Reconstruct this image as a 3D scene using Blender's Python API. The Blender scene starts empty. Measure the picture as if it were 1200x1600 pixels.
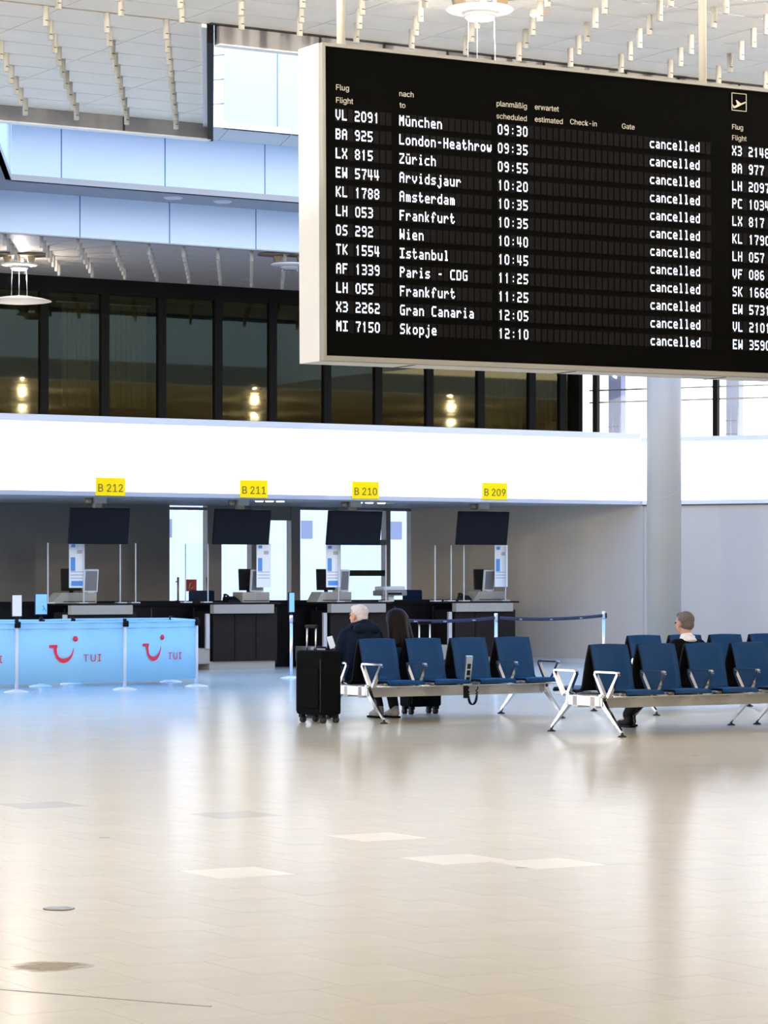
import bpy, bmesh, math, random
from mathutils import Vector, Matrix
random.seed(7)
C = bpy.context.scene.collection
R = math.radians
TH = R(31.0); CT, ST = math.cos(TH), math.sin(TH)      # direction of the hall's long walls
F, YH, H = 4400.0, 900.0, 1.55                        # focal length in px of the 1200 px frame, eye height

# ------------------------------------------------------------------ camera
cam = bpy.data.objects.new('camera', bpy.data.cameras.new('camera')); C.objects.link(cam)
cam.location = (0, 0, H); cam.rotation_euler = (R(90), 0, 0)
cam.data.sensor_fit = 'HORIZONTAL'; cam.data.sensor_width = 36; cam.data.lens = 36 * F / 1200
cam.data.shift_y = 100 / 1200; cam.data.clip_end = 600; cam.data.clip_start = .1
bpy.context.scene.camera = cam
vs = bpy.context.scene.view_settings
vs.view_transform = 'Standard'; vs.look = 'None'; vs.gamma = 1; vs.use_curve_mapping = False
vs.exposure = 0.58
# ------------------------------------------------------------------ sky
W = bpy.data.worlds.new('sky'); bpy.context.scene.world = W; W.use_nodes = True
nt = W.node_tree; nt.nodes.clear()
tc = nt.nodes.new('ShaderNodeTexCoord'); sp = nt.nodes.new('ShaderNodeSeparateXYZ')
rp = nt.nodes.new('ShaderNodeValToRGB'); bg = nt.nodes.new('ShaderNodeBackground'); ou = nt.nodes.new('ShaderNodeOutputWorld')
nt.links.new(tc.outputs['Generated'], sp.inputs[0]); nt.links.new(sp.outputs['Z'], rp.inputs[0])
nt.links.new(rp.outputs[0], bg.inputs[0]); nt.links.new(bg.outputs[0], ou.inputs[0])
rp.color_ramp.elements[0].position = 0.0; rp.color_ramp.elements[0].color = (1, .975, .93, 1)
rp.color_ramp.elements[1].position = 0.6; rp.color_ramp.elements[1].color = (.13, .36, .96, 1)
e = rp.color_ramp.elements.new(.28); e.color = (.95, .96, .99, 1)
bg.inputs[1].default_value = 2.6
SKY_LAMP = 1.0
# pendant lamps carry their own light in pendant()

# ------------------------------------------------------------------ helpers
def uw(u, v, z=0): return Vector((u * CT - v * ST, u * ST + v * CT, z))
def ux(px, v):                                        # u of the point on hall plane v that is seen at column px
    k = (px - 600) / F; D = v / (CT - k * ST); return k * D * CT + D * ST
def zy(px, py, v):                                    # height of that point when seen at row py
    k = (px - 600) / F; D = v / (CT - k * ST); return H + (YH - py) * D / F
def at(px, D, z=0): return Vector(((px - 600) / F * D, D, z))
def flo(px, py): D = F * H / (py - YH); return at(px, D)

def mat(name, col, rough=.5, metal=0, emit=None, estr=0, var=0, scale=8, bump=0, spec=None, coat=0):
    m = bpy.data.materials.new(name); m.use_nodes = True
    n = m.node_tree.nodes; l = m.node_tree.links; b = n['Principled BSDF']
    b.inputs['Base Color'].default_value = (*col, 1); b.inputs['Roughness'].default_value = rough
    b.inputs['Metallic'].default_value = metal
    if spec is not None: b.inputs['Specular IOR Level'].default_value = spec
    if coat: b.inputs['Coat Weight'].default_value = coat
    if emit: b.inputs['Emission Color'].default_value = (*emit, 1); b.inputs['Emission Strength'].default_value = estr
    if var or bump:
        t = n.new('ShaderNodeTexCoord'); z = n.new('ShaderNodeTexNoise'); z.inputs['Scale'].default_value = scale
        z.inputs['Detail'].default_value = 4
        l.new(t.outputs['Object'], z.inputs['Vector'])
        if var:
            r = n.new('ShaderNodeValToRGB')
            r.color_ramp.elements[0].color = (*[c * (1 - var) for c in col], 1); r.color_ramp.elements[0].position = .3
            r.color_ramp.elements[1].color = (*[min(1, c * (1 + var)) for c in col], 1); r.color_ramp.elements[1].position = .7
            l.new(z.outputs['Fac'], r.inputs[0]); l.new(r.outputs[0], b.inputs['Base Color'])
        if bump:
            q = n.new('ShaderNodeBump'); q.inputs['Strength'].default_value = bump; q.inputs['Distance'].default_value = .01
            l.new(z.outputs['Fac'], q.inputs['Height']); l.new(q.outputs[0], b.inputs['Normal'])
    return m
def glassmat(name, tint, refl, gl=None):
    m = bpy.data.materials.new(name); m.use_nodes = True; n = m.node_tree.nodes; l = m.node_tree.links; n.clear()
    o = n.new('ShaderNodeOutputMaterial'); mx = n.new('ShaderNodeMixShader'); t = n.new('ShaderNodeBsdfTransparent')
    g = n.new('ShaderNodeBsdfGlossy'); g.inputs['Roughness'].default_value = .02; g.inputs[0].default_value = (*(gl or (1, 1, 1)), 1); t.inputs[0].default_value = (*tint, 1)
    mx.inputs[0].default_value = refl
    l.new(t.outputs[0], mx.inputs[1]); l.new(g.outputs[0], mx.inputs[2]); l.new(mx.outputs[0], o.inputs[0]); return m

M = dict(
    ceil=mat('ceiling_white', (.85, .775, .66), .55, var=.03, scale=2),
    tube=mat('tube_cream', (.50, .475, .41), .6, spec=.2), black=mat('black', (.005, .005, .005), .6, spec=.1),
    slot=mat('slot_dark', (.03, .03, .03), .6),
    beam=mat('beam_grey', (.30, .29, .29), .6, var=.04), whitetrim=mat('white_trim', (.85, .84, .82), .5),
    coffer=mat('coffer_white_daylight_tint', (.67, .80, .96), .6, spec=.2), coffer_w=mat('coffer_cream', (.85, .83, .75), .55),
    soffit=mat('soffit_grey', (.42, .43, .44), .6),
    alu=mat('aluminium', (.75, .76, .78), .3, 1), alup=mat('painted_aluminium', (.55, .55, .54), .45, .3),
    chrome=mat('polished_aluminium', (.66, .67, .70), .2, 1), casing=mat('casing_white', (.66, .655, .65), .5),
    frame=mat('casing_edge_grey', (.24, .24, .22), .5, .1), face=mat('board_face', (.0022, .0022, .0019), .85, spec=.02),
    flap=mat('flap_cell', (.0075, .0075, .0085), .85, spec=.04), glyph=mat('glyph_white', (.8, .85, 1), .5, emit=(.75, .85, 1), estr=1.3),
    glow=mat('flap_cell_backlight', (.004, .005, .012), .6),
    head=mat('heading_grey', (.52, .50, .44), .7, spec=.1),
    wall=mat('plaster_grey', (.44, .39, .325), .85, spec=.15, var=.02, scale=3, bump=.05), walld=mat('wall_dark_grey', (.17, .165, .16), .6, var=.04),
    fascia=mat('fascia_luminous', (.9, .9, .88), .4, emit=(1, .985, .93), estr=1.3),
    metalblue=mat('edge_metal', (.42, .45, .52), .35, .4),
    yellow=mat('sign_yellow', (1, .66, .0), .7, spec=.1), txt=mat('sign_text', (.10, .07, .01), .6),
    screen=mat('monitor_dark', (.007, .009, .016), .5, spec=.1), mullion=mat('mullion_dark', (.008, .008, .007), .6, spec=.1),
    framegrey=mat('frame_grey', (.20, .20, .20), .5, .2),
    brown=mat('counter_dark_brown', (.016, .012, .010), .6, var=.1, spec=.15), beige=mat('counter_beige', (.36, .33, .27), .5, var=.03),
    blackp=mat('black_plastic', (.006, .006, .007), .55, spec=.15), acrylic=glassmat('acrylic', (.975, .98, .98), .02),
    acrylic_edge=mat('acrylic_edge', (.55, .58, .58), .3), paper=mat('paper_white', (.85, .87, .9), .6), lblue=mat('print_blue', (.10, .30, .70), .6),
    navy=mat('chair_navy', (.006, .02, .07), .8, spec=.1), column=mat('column_pale', (.38, .35, .295), .5, .1, var=.03, scale=1.5),
    banner=mat('banner_light_blue', (.32, .66, .96), .7, var=.02), red=mat('print_red', (.80, .02, .05), .6),
    postw=mat('post_white', (.72, .74, .80), .4, .2), tape=mat('belt_navy', (.012, .018, .05), .7),
    seat=mat('seat_blue', (.0, .038, .135), .5, var=.05, spec=.18), seatd=mat('seat_shell_black', (.003, .0035, .005), .6, spec=.1),
    suit=mat('suitcase_fabric', (.004, .0045, .005), .9, var=.3, scale=60, spec=.06), rubber=mat('rubber', (.02, .02, .02), .7),
    skin=mat('skin', (.56, .30, .22), .6, var=.06), greyhair=mat('hair_white_grey', (.62, .58, .62), .8, var=.12, scale=60, bump=.5),
    midhair=mat('hair_grey_brown', (.13, .11, .10), .8, var=.3, scale=60, bump=.5), darkhair=mat('hair_dark_brown', (.007, .004, .0038), .6, spec=.12, var=.3, scale=40, bump=.5),
    jnavy=mat('jacket_navy', (.005, .010, .026), .8, spec=.1, var=.25, scale=9, bump=.6), jblue=mat('jacket_blue', (.004, .020, .055), .8, spec=.08, var=.2, scale=9, bump=.6),
    jblack=mat('jacket_black', (.003, .003, .004), .8, spec=.06, var=.2, scale=9, bump=.5), shirt=mat('shirt_white', (.80, .80, .85), .7),
    trousers=mat('trousers_dark', (.016, .017, .020), .8, spec=.1, var=.2, scale=12, bump=.5), shoe_b=mat('shoe_beige', (.42, .37, .32), .7), shoe_k=mat('shoe_black', (.004, .004, .004), .5, spec=.15),
    eye=mat('eye', (.02, .015, .01), .2), lip=mat('lip', (.35, .12, .10), .5), phone=mat('phone_screen', (.6, .65, .75), .3, emit=(.8, .9, 1), estr=.2),
    lampw=mat('lamp_white', (.82, .82, .80), .4), lampon=mat('lamp_glow', (1, .95, .85), .4, emit=(1, .93, .82), estr=9),
    lampoff=mat('lamp_unlit_glass', (.35, .36, .38), .3), brass=mat('lamp_bracket_bronze', (.30, .24, .16), .45, .5),
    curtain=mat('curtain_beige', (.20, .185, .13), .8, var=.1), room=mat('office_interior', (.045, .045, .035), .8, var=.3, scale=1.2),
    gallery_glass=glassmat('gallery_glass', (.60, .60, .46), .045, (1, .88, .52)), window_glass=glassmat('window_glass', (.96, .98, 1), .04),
    outw=mat('outside_wall_white', (.80, .82, .85), .7), outwin=mat('outside_window_grey', (.25, .27, .32), .4),
    pillar=mat('outside_pillar_lavender', (.42, .44, .60), .6), ground=mat('outside_paving', (.55, .56, .58), .8, var=.1),
    joint=mat('floor_joint', (.30, .29, .33), .6), lid=mat('steel_lid', (.35, .38, .42), .35, .8),
    fire=mat('fire_sign_red', (.55, .05, .03), .5), orange=mat('orange_band', (.8, .35, .12), .5), stain=mat('floor_stain', (.36, .28, .17), .45),
)
def translucent(name, col):
    m = bpy.data.materials.new(name); m.use_nodes = True; n = m.node_tree.nodes; l = m.node_tree.links; n.clear()
    o = n.new('ShaderNodeOutputMaterial'); mx = n.new('ShaderNodeMixShader'); a = n.new('ShaderNodeBsdfDiffuse'); b = n.new('ShaderNodeBsdfTranslucent')
    a.inputs[0].default_value = b.inputs[0].default_value = (*col, 1); mx.inputs[0].default_value = .6
    l.new(a.outputs[0], mx.inputs[1]); l.new(b.outputs[0], mx.inputs[2]); l.new(mx.outputs[0], o.inputs[0]); return m
M['lampt'] = translucent('lamp_disc_opal', (.92, .90, .86))
# floor tiles : six close shades of the same pale stone
def tilemat(i, c, sh=1):
    m = mat('floor_tile_%s' % 'abcdefgh'[i], c, .20, var=.025, scale=5, spec=.5)
    return m
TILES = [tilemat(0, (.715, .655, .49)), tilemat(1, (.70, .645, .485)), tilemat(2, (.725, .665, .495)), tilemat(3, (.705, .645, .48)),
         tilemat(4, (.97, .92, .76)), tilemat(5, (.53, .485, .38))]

class MB:
    """collects shapes and links them as ONE mesh object"""
    def __init__(s): s.v = []; s.f = []; s.mi = []; s.sm = []; s.cur = 0
    def add(s, vs_, fs, smooth=False, T=None):
        o = len(s.v); s.v += [tuple((T @ Vector(p)) if T else p) for p in vs_]
        for f in fs: s.f.append([i + o for i in f]); s.mi.append(s.cur); s.sm.append(smooth)
        return s
    def box(s, x0, x1, y0, y1, z0, z1, T=None, bev=0):
        if bev:
            b = bev
            pts = []
            bm = bmesh.new(); bmesh.ops.create_cube(bm, size=1)
            for v in bm.verts: v.co = Vector(((x0 + x1) / 2 + v.co.x * (x1 - x0), (y0 + y1) / 2 + v.co.y * (y1 - y0), (z0 + z1) / 2 + v.co.z * (z1 - z0)))
            bmesh.ops.bevel(bm, geom=bm.edges[:], offset=b, segments=2, affect='EDGES', profile=.6)
            bm.verts.index_update(); s.add([v.co[:] for v in bm.verts], [[v.index for v in f.verts] for f in bm.faces], False, T); bm.free(); return s
        v = [(x0, y0, z0), (x1, y0, z0), (x1, y1, z0), (x0, y1, z0), (x0, y0, z1), (x1, y0, z1), (x1, y1, z1), (x0, y1, z1)]
        return s.add(v, [(0, 3, 2, 1), (4, 5, 6, 7), (0, 1, 5, 4), (1, 2, 6, 5), (2, 3, 7, 6), (3, 0, 4, 7)], False, T)
    def lathe(s, prof, n=20, T=None, smooth=True):
        vs_, fs = [], []
        for r, z in prof:
            for k in range(n): a = 2 * math.pi * k / n; vs_.append((r * math.cos(a), r * math.sin(a), z))
        for i in range(len(prof) - 1):
            for k in range(n): k2 = (k + 1) % n; fs.append((i * n + k, i * n + k2, (i + 1) * n + k2, (i + 1) * n + k))
        fs.append(tuple(range(n))[::-1]); fs.append(tuple((len(prof) - 1) * n + k for k in range(n)))
        return s.add(vs_, fs, smooth, T)
    def cyl(s, x, y, z0, z1, r, n=14): return s.lathe([(r, z0), (r, z1)], n, Matrix.Translation((x, y, 0)))
    def tube(s, pts, rad, n=8, closed=False):
        pts = [Vector(p) for p in pts]; N = len(pts); rr = rad if isinstance(rad, (list, tuple)) else [rad] * N
        vs_, fs = [], []; up = Vector((0, 0, 1))
        for i, p in enumerate(pts):
            a = pts[i - 1] if (i or closed) else p; b = pts[(i + 1) % N] if (i < N - 1 or closed) else p
            d = (b - a).normalized(); q = d.cross(up)
            if q.length < .15: q = d.cross(Vector((0, 1, 0)))
            q.normalize(); w = q.cross(d)
            for k in range(n): an = 2 * math.pi * k / n; vs_.append(tuple(p + (q * math.cos(an) + w * math.sin(an)) * rr[i]))
        for i in range(N if closed else N - 1):
            j = (i + 1) % N
            for k in range(n): k2 = (k + 1) % n; fs.append((i * n + k, i * n + k2, j * n + k2, j * n + k))
        if not closed: fs.append(tuple(range(n))[::-1]); fs.append(tuple((N - 1) * n + k for k in range(n)))
        return s.add(vs_, fs, True)
    def prism(s, poly, z0, z1, T=None):
        n = len(poly); v = [(p[0], p[1], z0) for p in poly] + [(p[0], p[1], z1) for p in poly]
        return s.add(v, [tuple(range(n))[::-1], tuple(range(n, 2 * n))] + [(i, (i + 1) % n, n + (i + 1) % n, n + i) for i in range(n)], False, T)
    def ball(s, c, r, n=12, m=8, T=None):
        c = Vector(c); r = Vector(r) if not isinstance(r, (int, float)) else Vector((r, r, r)); vs_ = [(0, 0, -1)]; fs = []
        for i in range(1, m):
            a = math.pi * i / m
            for k in range(n): b = 2 * math.pi * k / n; vs_.append((math.sin(a) * math.cos(b), math.sin(a) * math.sin(b), -math.cos(a)))
        vs_.append((0, 0, 1)); L = len(vs_) - 1
        for k in range(n): fs.append((0, 1 + (k + 1) % n, 1 + k)); fs.append((L, L - n + k, L - n + (k + 1) % n))
        for i in range(m - 2):
            for k in range(n): a = 1 + i * n; fs.append((a + k, a + (k + 1) % n, a + n + (k + 1) % n, a + n + k))
        return s.add([(c.x + p[0] * r.x, c.y + p[1] * r.y, c.z + p[2] * r.z) for p in vs_], fs, True, T)
    def cap(s, a, b, ra, rb, n=12):                    # tapered capsule
        a = Vector(a); b = Vector(b); d = b - a; L = d.length
        q = d.to_track_quat('Z', 'Y').to_matrix().to_4x4(); prof = []
        for i in range(1, 6): t = math.pi / 2 * i / 5; prof.append((ra * math.sin(t), -ra * math.cos(t)))
        for i in range(5): t = math.pi / 2 * i / 5; prof.append((rb * math.cos(t), L + rb * math.sin(t)))
        prof = [(.0008, -ra)] + prof + [(.0008, L + rb)]
        return s.lathe(prof, n, Matrix.Translation(a) @ q)
    def mesh(s, name, mats):
        me = bpy.data.meshes.new(name); me.from_pydata(s.v, [], s.f)
        for m in (mats if isinstance(mats, (list, tuple)) else [mats]): me.materials.append(m)
        me.polygons.foreach_set('material_index', s.mi); me.polygons.foreach_set('use_smooth', s.sm); me.update(); return me
    def build(s, name, m, parent=None, loc=None, rz=0, **kw):
        return obj(name, s.mesh(name, m), parent, loc, rz, **kw)
def obj(name, me, parent=None, loc=None, rz=0, **kw):
    o = bpy.data.objects.new(name, me); C.objects.link(o)
    if parent: o.parent = parent
    if loc is not None: o.location = loc
    o.rotation_euler[2] = rz
    for k, v in kw.items(): o[k] = v
    return o
def thing(name, label, cat, loc, rz=0, group=None):
    o = bpy.data.objects.new(name, None); C.objects.link(o); o.location = loc; o.rotation_euler = (0, 0, rz)
    o['label'] = label; o['category'] = cat; o.empty_display_size = .1
    if group: o['group'] = group
    return o
def hall(name):                                       # piece of the setting in hall coordinates
    return obj(name, None, None, (0, 0, 0), TH, kind='structure')
def dup(root, loc, rz, label, group=None):
    r = root.copy(); C.objects.link(r); r.location = loc; r.rotation_euler = (0, 0, rz); r['label'] = label
    if group: r['group'] = group
    for ch in list(root.children):
        c = ch.copy(); C.objects.link(c); c.parent = r
        for g in list(ch.children):
            d = g.copy(); C.objects.link(d); d.parent = c
    return r
import os
SANS = None
try:                                                  # the sans-serif that ships with Blender; its built-in face if absent
    fp = os.path.join(bpy.utils.resource_path('LOCAL'), 'datafiles', 'fonts', 'Inter.woff2')
    if os.path.exists(fp): SANS = bpy.data.fonts.load(fp)
except Exception: SANS = None
def text_mesh(name, s, size, m, depth=.002, align='LEFT', sx=1.0, spc=1.0):
    cu = bpy.data.curves.new(name, 'FONT'); cu.body = s; cu.size = size; cu.align_x = align; cu.space_character = spc; cu.extrude = depth
    if SANS: cu.font = SANS
    o = bpy.data.objects.new(name, cu); me = bpy.data.meshes.new_from_object(o); bpy.data.objects.remove(o)
    me.transform(Matrix.Rotation(R(90), 4, 'X') @ Matrix.Diagonal((sx, 1, 1, 1))); me.name = name; me.materials.clear(); me.materials.append(m)
    return me
def rot_align(p0, p1):                                # angle of the ground line p0 > p1
    return math.atan2(p1[1] - p0[1], p1[0] - p0[0])

# ================================================================== SETTING
# ---- floor : stone tiles laid on the hall axes
floor = hall('floor')
MB().box(-18, 70, -16, 46.5, -.2, -.012).build('screed', M['joint'], floor)
TS = .45; V0 = 12.79 - 62 * TS
near = []; far = []
for j in range(0, 135):
    v = V0 + j * TS; off = 8.05 if j % 2 == 0 else 8.36
    for i in range(-62, 110):
        u = off + i * TS; c = uw(u + TS / 2, v + TS / 2)
        if u < -17 or v > 44.6 or v < -15: continue
        if c.y > 9.2 and abs(c.x) < .1364 * c.y + .35: near.append((c.y, u, v))
        else: far.append((u, v))
near.sort(); far += [(u, v) for _, u, v in near[300:]]
special = {}
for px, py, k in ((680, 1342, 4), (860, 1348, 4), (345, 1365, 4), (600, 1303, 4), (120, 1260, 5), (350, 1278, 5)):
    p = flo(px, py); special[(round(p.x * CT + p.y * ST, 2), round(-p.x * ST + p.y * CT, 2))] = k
def shade(u, v):
    for (a, b), k in special.items():
        if u <= a < u + TS and v <= b < v + TS: return k
    return random.choice((0, 0, 1, 2, 3))
tm = [MB().box(  .001, TS - .001, .001, TS - .001, -.012, 0).mesh('tile', t) for t in TILES]
for _, u, v in near[:300]: obj('tile', tm[shade(u, v)], floor, (u, v, 0))
g = MB()
for u, v in far:
    g.cur = shade(u, v)
    a, b, c, d = u + .001, u + TS - .001, v + .001, v + TS - .001
    g.add([(a, c, 0), (b, c, 0), (b, d, 0), (a, d, 0)], [(0, 1, 2, 3)])
g.build('tile_field', TILES, floor, kind='stuff')
# expansion joint crossing in the foreground, lid, stain
a, b = flo(-60, 1541), flo(330, 1573)
j = obj('trim_1', None, None, a, rot_align(a, b), kind='structure')
MB().box(0, (b - a).length, -.006, .006, .0, .0015).build('expansion_joint', M['joint'], j)
p = flo(92, 1420); t = thing('floor_lid', 'small round steel floor lid flush in the pale tiles', 'floor lid', (p.x, p.y, .0))
MB().lathe([(.068, 0), (.068, .003), (.060, .005), (.001, .005)], 28).build('cover', M['lid'], t)
MB().lathe([(.074, 0), (.074, .002), (.066, .002)], 28).build('rim', M['slot'], t)
sm = M['stain'].node_tree; nb = sm.nodes['Principled BSDF']
p = flo(78, 1510)
ms = MB(); ring = []
for k in range(22):
    a_ = 2 * math.pi * k / 22; r_ = (.19 if k % 2 else .165) * (1 + .18 * math.sin(3 * a_ + 1)); ring.append((math.cos(a_) * r_, math.sin(a_) * r_ * .85))
o = MB().prism(ring, 0, .0008).build('stain', M['stain'], None, (p.x, p.y, .0003), label='brownish stain with soft edge on the floor at lower left', category='stain')
n = sm.nodes; l = sm.links; tcn = n.new('ShaderNodeTexCoord'); ln = n.new('ShaderNodeVectorMath'); ln.operation = 'LENGTH'
nz = n.new('ShaderNodeTexNoise'); nz.inputs['Scale'].default_value = 14; ad = n.new('ShaderNodeMath'); ad.operation = 'MULTIPLY_ADD'; ad.inputs[1].default_value = .16
mr = n.new('ShaderNodeMapRange'); mr.inputs[1].default_value = .14; mr.inputs[2].default_value = .25; mr.inputs[3].default_value = .55; mr.inputs[4].default_value = 0
l.new(tcn.outputs['Object'], ln.inputs[0]); l.new(tcn.outputs['Object'], nz.inputs['Vector']); l.new(nz.outputs['Fac'], ad.inputs[0]); l.new(ln.outputs['Value'], ad.inputs[2])
l.new(ad.outputs[0], mr.inputs[0]); l.new(mr.outputs[0], nb.inputs['Alpha'])

# ---- ceilings : panel strips, edge beams and hanging tubes
ZC = 7.5
DU, DV, DO = .70, .66, .353
def edge_u(v): return 14.08 + (v - 27) * .52         # line in the third direction of the building at which the ceiling steps
def ceiling(name, cut, ur, vr, u_joint, pan):
    c = hall(name)
    cnt = 0; stuff = MB()
    pu, pv = 1.38, .66
    i0 = int((ur[0] - u_joint) / pu) - 1
    for i in range(i0, int((ur[1] - u_joint) / pu) + 1):
        for k in range(int((vr[1] - vr[0]) / pv) + 1):
            u0 = u_joint + i * pu; v1 = vr[1] - k * pv; v0 = v1 - pv
            if v0 < vr[0] - .01: continue
            w = uw(u0 + pu / 2, (v0 + v1) / 2); seen = w.y > 5 and abs(w.x) < .1364 * w.y + 1.3 and (ZC - H) / w.y * F < 960
            poly = [(u0 + .006, v0 + .008), (u0 + pu - .006, v0 + .008), (u0 + pu - .006, v1 - .008), (u0 + .006, v1 - .008)]
            if cut: poly = clip_edge(poly)
            if len(poly) < 3: continue
            if seen and cnt < 280:
                MB().prism(poly, ZC, ZC + .03).build('panel', M['ceil'], c); cnt += 1
            else: stuff.prism(poly, ZC, ZC + .03)
    if stuff.v: stuff.build('panel_field', M['ceil'], c, kind='stuff')
    return c
def clip_edge(poly, off=-.15):                         # cut a polygon at the slanting step
    out = []; fn = lambda p: edge_u(p[1]) + off - p[0]
    for i, p in enumerate(poly):
        q = poly[(i + 1) % len(poly)]; a_, b_ = fn(p), fn(q)
        if a_ >= 0: out.append(p)
        if (a_ >= 0) != (b_ >= 0): t_ = a_ / (a_ - b_); out.append((p[0] + (q[0] - p[0]) * t_, p[1] + (q[1] - p[1]) * t_))
    return out
c1 = ceiling('ceiling', False, (-18, 62), (-15, 26.98), 12.3 - 1.38 * 22, 0)
c1b = ceiling('ceiling', True, (-18, 18.5), (27.04, 32.98), 12.3 - 1.38 * 22, 0)
c2 = ceiling('ceiling', False, (-4, 41.5), (44.95, 51.3), 18.2, 0)
# roof slabs above the panels keep the sky out
MB().box(-18, 62, -15, 27.0, ZC + .05, ZC + .35).build('roof_slab', M['beam'], c1)
MB().prism([(-18, 27.0), (edge_u(27.0) - .12, 27.0), (edge_u(33) - .12, 33), (-18, 33)], ZC + .05, ZC + .35).build('roof_slab', M['beam'], c1b)
MB().box(-18, 44, 45.08, 56, ZC + .05, ZC + .35).build('roof_slab', M['beam'], c2)
# hanging tubes
tube_me = MB().lathe([(.028, -.21), (.033, -.205), (.033, 0)], 14).mesh('hanging_tube', M['tube'])
slot_me = MB().box(-.02, .012, -.036, -.030, -.158, -.150).box(.026, .036, -.012, .012, -.158, -.150).mesh('slot', M['slot'])
def tubes(parent, au, av, vmin, vmax, ok, du=DU, dv=DV, do=DO):
    n_ = 0
    for k in range(0, -int((av - vmin) / dv) - 1, -1):
        v = av + k * dv
        for i in range(-20, 30):
            u = au + i * du + k * do
            w = uw(u, v)
            if not ok(u, v) or w.y < 20 or abs(w.x) > .1364 * w.y + .5 or (7.3 - H) / w.y * F > 935: continue
            if n_ >= 298: return
            o = obj('hanging_tube', tube_me, parent, (u, v, ZC)); n_ += 1
            if w.y < 40: obj('slot', slot_me, o, (0, 0, 0))
tubes(c1, 19.56, 26.14, 20, 27, lambda u, v: v < 26.9)
tubes(c1b, 14.24, 32.38, 27.0, 33, lambda u, v: u < edge_u(v) - .2 and v > 26.9, DU, .67, .353)
tubes(c2, 22.4, 49.34, 45.1, 51.3, lambda u, v: True, .695, .67, .36)
# downstand beams on the edges of the light well
tr = hall('trim_2')
MB().box(14.14, 62, 26.98, 27.10, 7.30, 7.9).build('edge_beam', M['beam'], tr)
MB().box(14.14, 62, 26.97, 27.11, 7.285, 7.30).build('edge_strip', M['whitetrim'], tr)
MB().box(14.0, 62, 26.90, 26.98, 7.49, 7.50).build('shadow_strip', M['slot'], tr)
for px in (500, 600, 700, 770, 850, 978, 1060, 1155): u = ux(px, 26.97); MB().box(u - .008, u + .008, 26.955, 26.98, 7.30, 7.49).build('joint', M['slot'], tr)
tr = hall('trim_3')
MB().box(-18, 17.15, 32.98, 33.10, 7.31, 7.9).build('edge_beam', M['beam'], tr)
MB().box(-18, 17.15, 32.97, 33.11, 7.29, 7.31).build('edge_strip', M['whitetrim'], tr)
u = ux(192, 33); MB().box(u - .01, u + .01, 32.955, 32.98, 7.31, 7.49).build('joint', M['slot'], tr)
tr = hall('trim_4')                                   # black shadow gap and white lip along the slanting step
def slant(z0, z1, o0, o1, v0=27.0, v1=33.1): return MB().prism([(edge_u(v0) + o0, v0), (edge_u(v0) + o1, v0), (edge_u(v1) + o1, v1), (edge_u(v1) + o0, v1)], z0, z1)
slant(7.30, 7.95, -.085, 0).build('shadow_gap', M['black'], tr)
slant(7.46, 7.53, -.15, -.085).build('lip', M['whitetrim'], tr)

# ---- stepped walls of the light well, white panels with the blue daylight put into their colour
def band(name, v, z0, z1, u0, u1, joints, m='coffer', th=.1):
    b = hall(name); us = [u0] + sorted(joints) + [u1]
    for a_, b_ in zip(us, us[1:]): MB().box(a_ + .012, b_ - .012, v, v + th, z0, z1).build('panel', M[m], b)
    MB().box(u0, u1, v + .03, v + th + .03, z0 + .01, z1).build('backing', M['lblue'], b)
    return b
B2, B1, B0 = 44.9, 43.7, 42.45
Z2, Z1, Z0 = 8.19, 9.17, 11.6
b = band('trim_5', B2, 7.47, Z2 + .12, 10, 41.5, [ux(x, B2) for x in (-13, 125, 265, 400, 534, 665, 795, 920)])
MB().box(10, 41.5, B2 - .01, B2 + .1, 7.45, 7.47).build('edge_strip', M['soffit'], b)
UL1 = ux(17, B1)
b = band('trim_6', B1, Z2, Z1 + .1, UL1, 41.5, [ux(x, B1) for x in (96, 258, 414, 568, 720, 870)])
UL0 = ux(350, B0)
b = band('trim_7', B0, Z1, Z0, UL0, 41.5, [ux(x, B0) for x in (433.5, 590, 750, 910)])
wn = hall('wall_well')
MB().box(14.2, 41.4, 27.02, 27.10, 7.9, 9.4).build('added_sky_baffle', M['coffer'], wn)  # unseen wall added to limit sky light and gallery-glass reflections
MB().box(-18, 17.0, 33.02, 33.10, 7.9, 9.4).build('added_sky_baffle', M['coffer'], wn)
slant(7.9, 8.5, -.16, -.08).build('added_slant_baffle', M['coffer_w'], wn)  # unseen slanting piece added between them to hold back the sky
# soffits between the steps
s_ = hall('trim_8')
def sl(v, vref, u, s=.495): return u + (v - vref) * s
MB().prism([(UL1 - .35, B2), (41.5, B2), (41.5, B1 - .02), (UL1, B1 - .02), (sl(33.2, B1, UL1), 33.2), (sl(33.2, B1, UL1) - .5, 33.2)], Z2, Z2 + .1).build('soffit', M['soffit'], s_)
for px in (270, 347): u = ux(px, B2 - .6); MB().lathe([(.001, -.02), (.14, -.02), (.15, -.012), (.17, 0), (.17, .01)], 20, Matrix.Translation((u, B2 - .62, Z2))).build('downlight', M['whitetrim'], s_)
s_ = hall('trim_9')
x0 = UL0 - 5
for a_, b_ in ((x0, ux(335, 43)), (ux(335, 43), ux(432, 43)), (ux(432, 43), 41.5)):
    MB().prism([(a_ + .01 + .45, B1), (b_ - .01 + .45, B1), (b_ - .01, B0 - .01), (a_ + .01, B0 - .01)] if b_ < 41 else [(a_ + .46, B1), (41.5, B1), (41.5, B0 - .01), (a_ + .01, B0 - .01)], Z1, Z1 + .1).build('soffit_panel', M['coffer_w'], s_)
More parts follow.
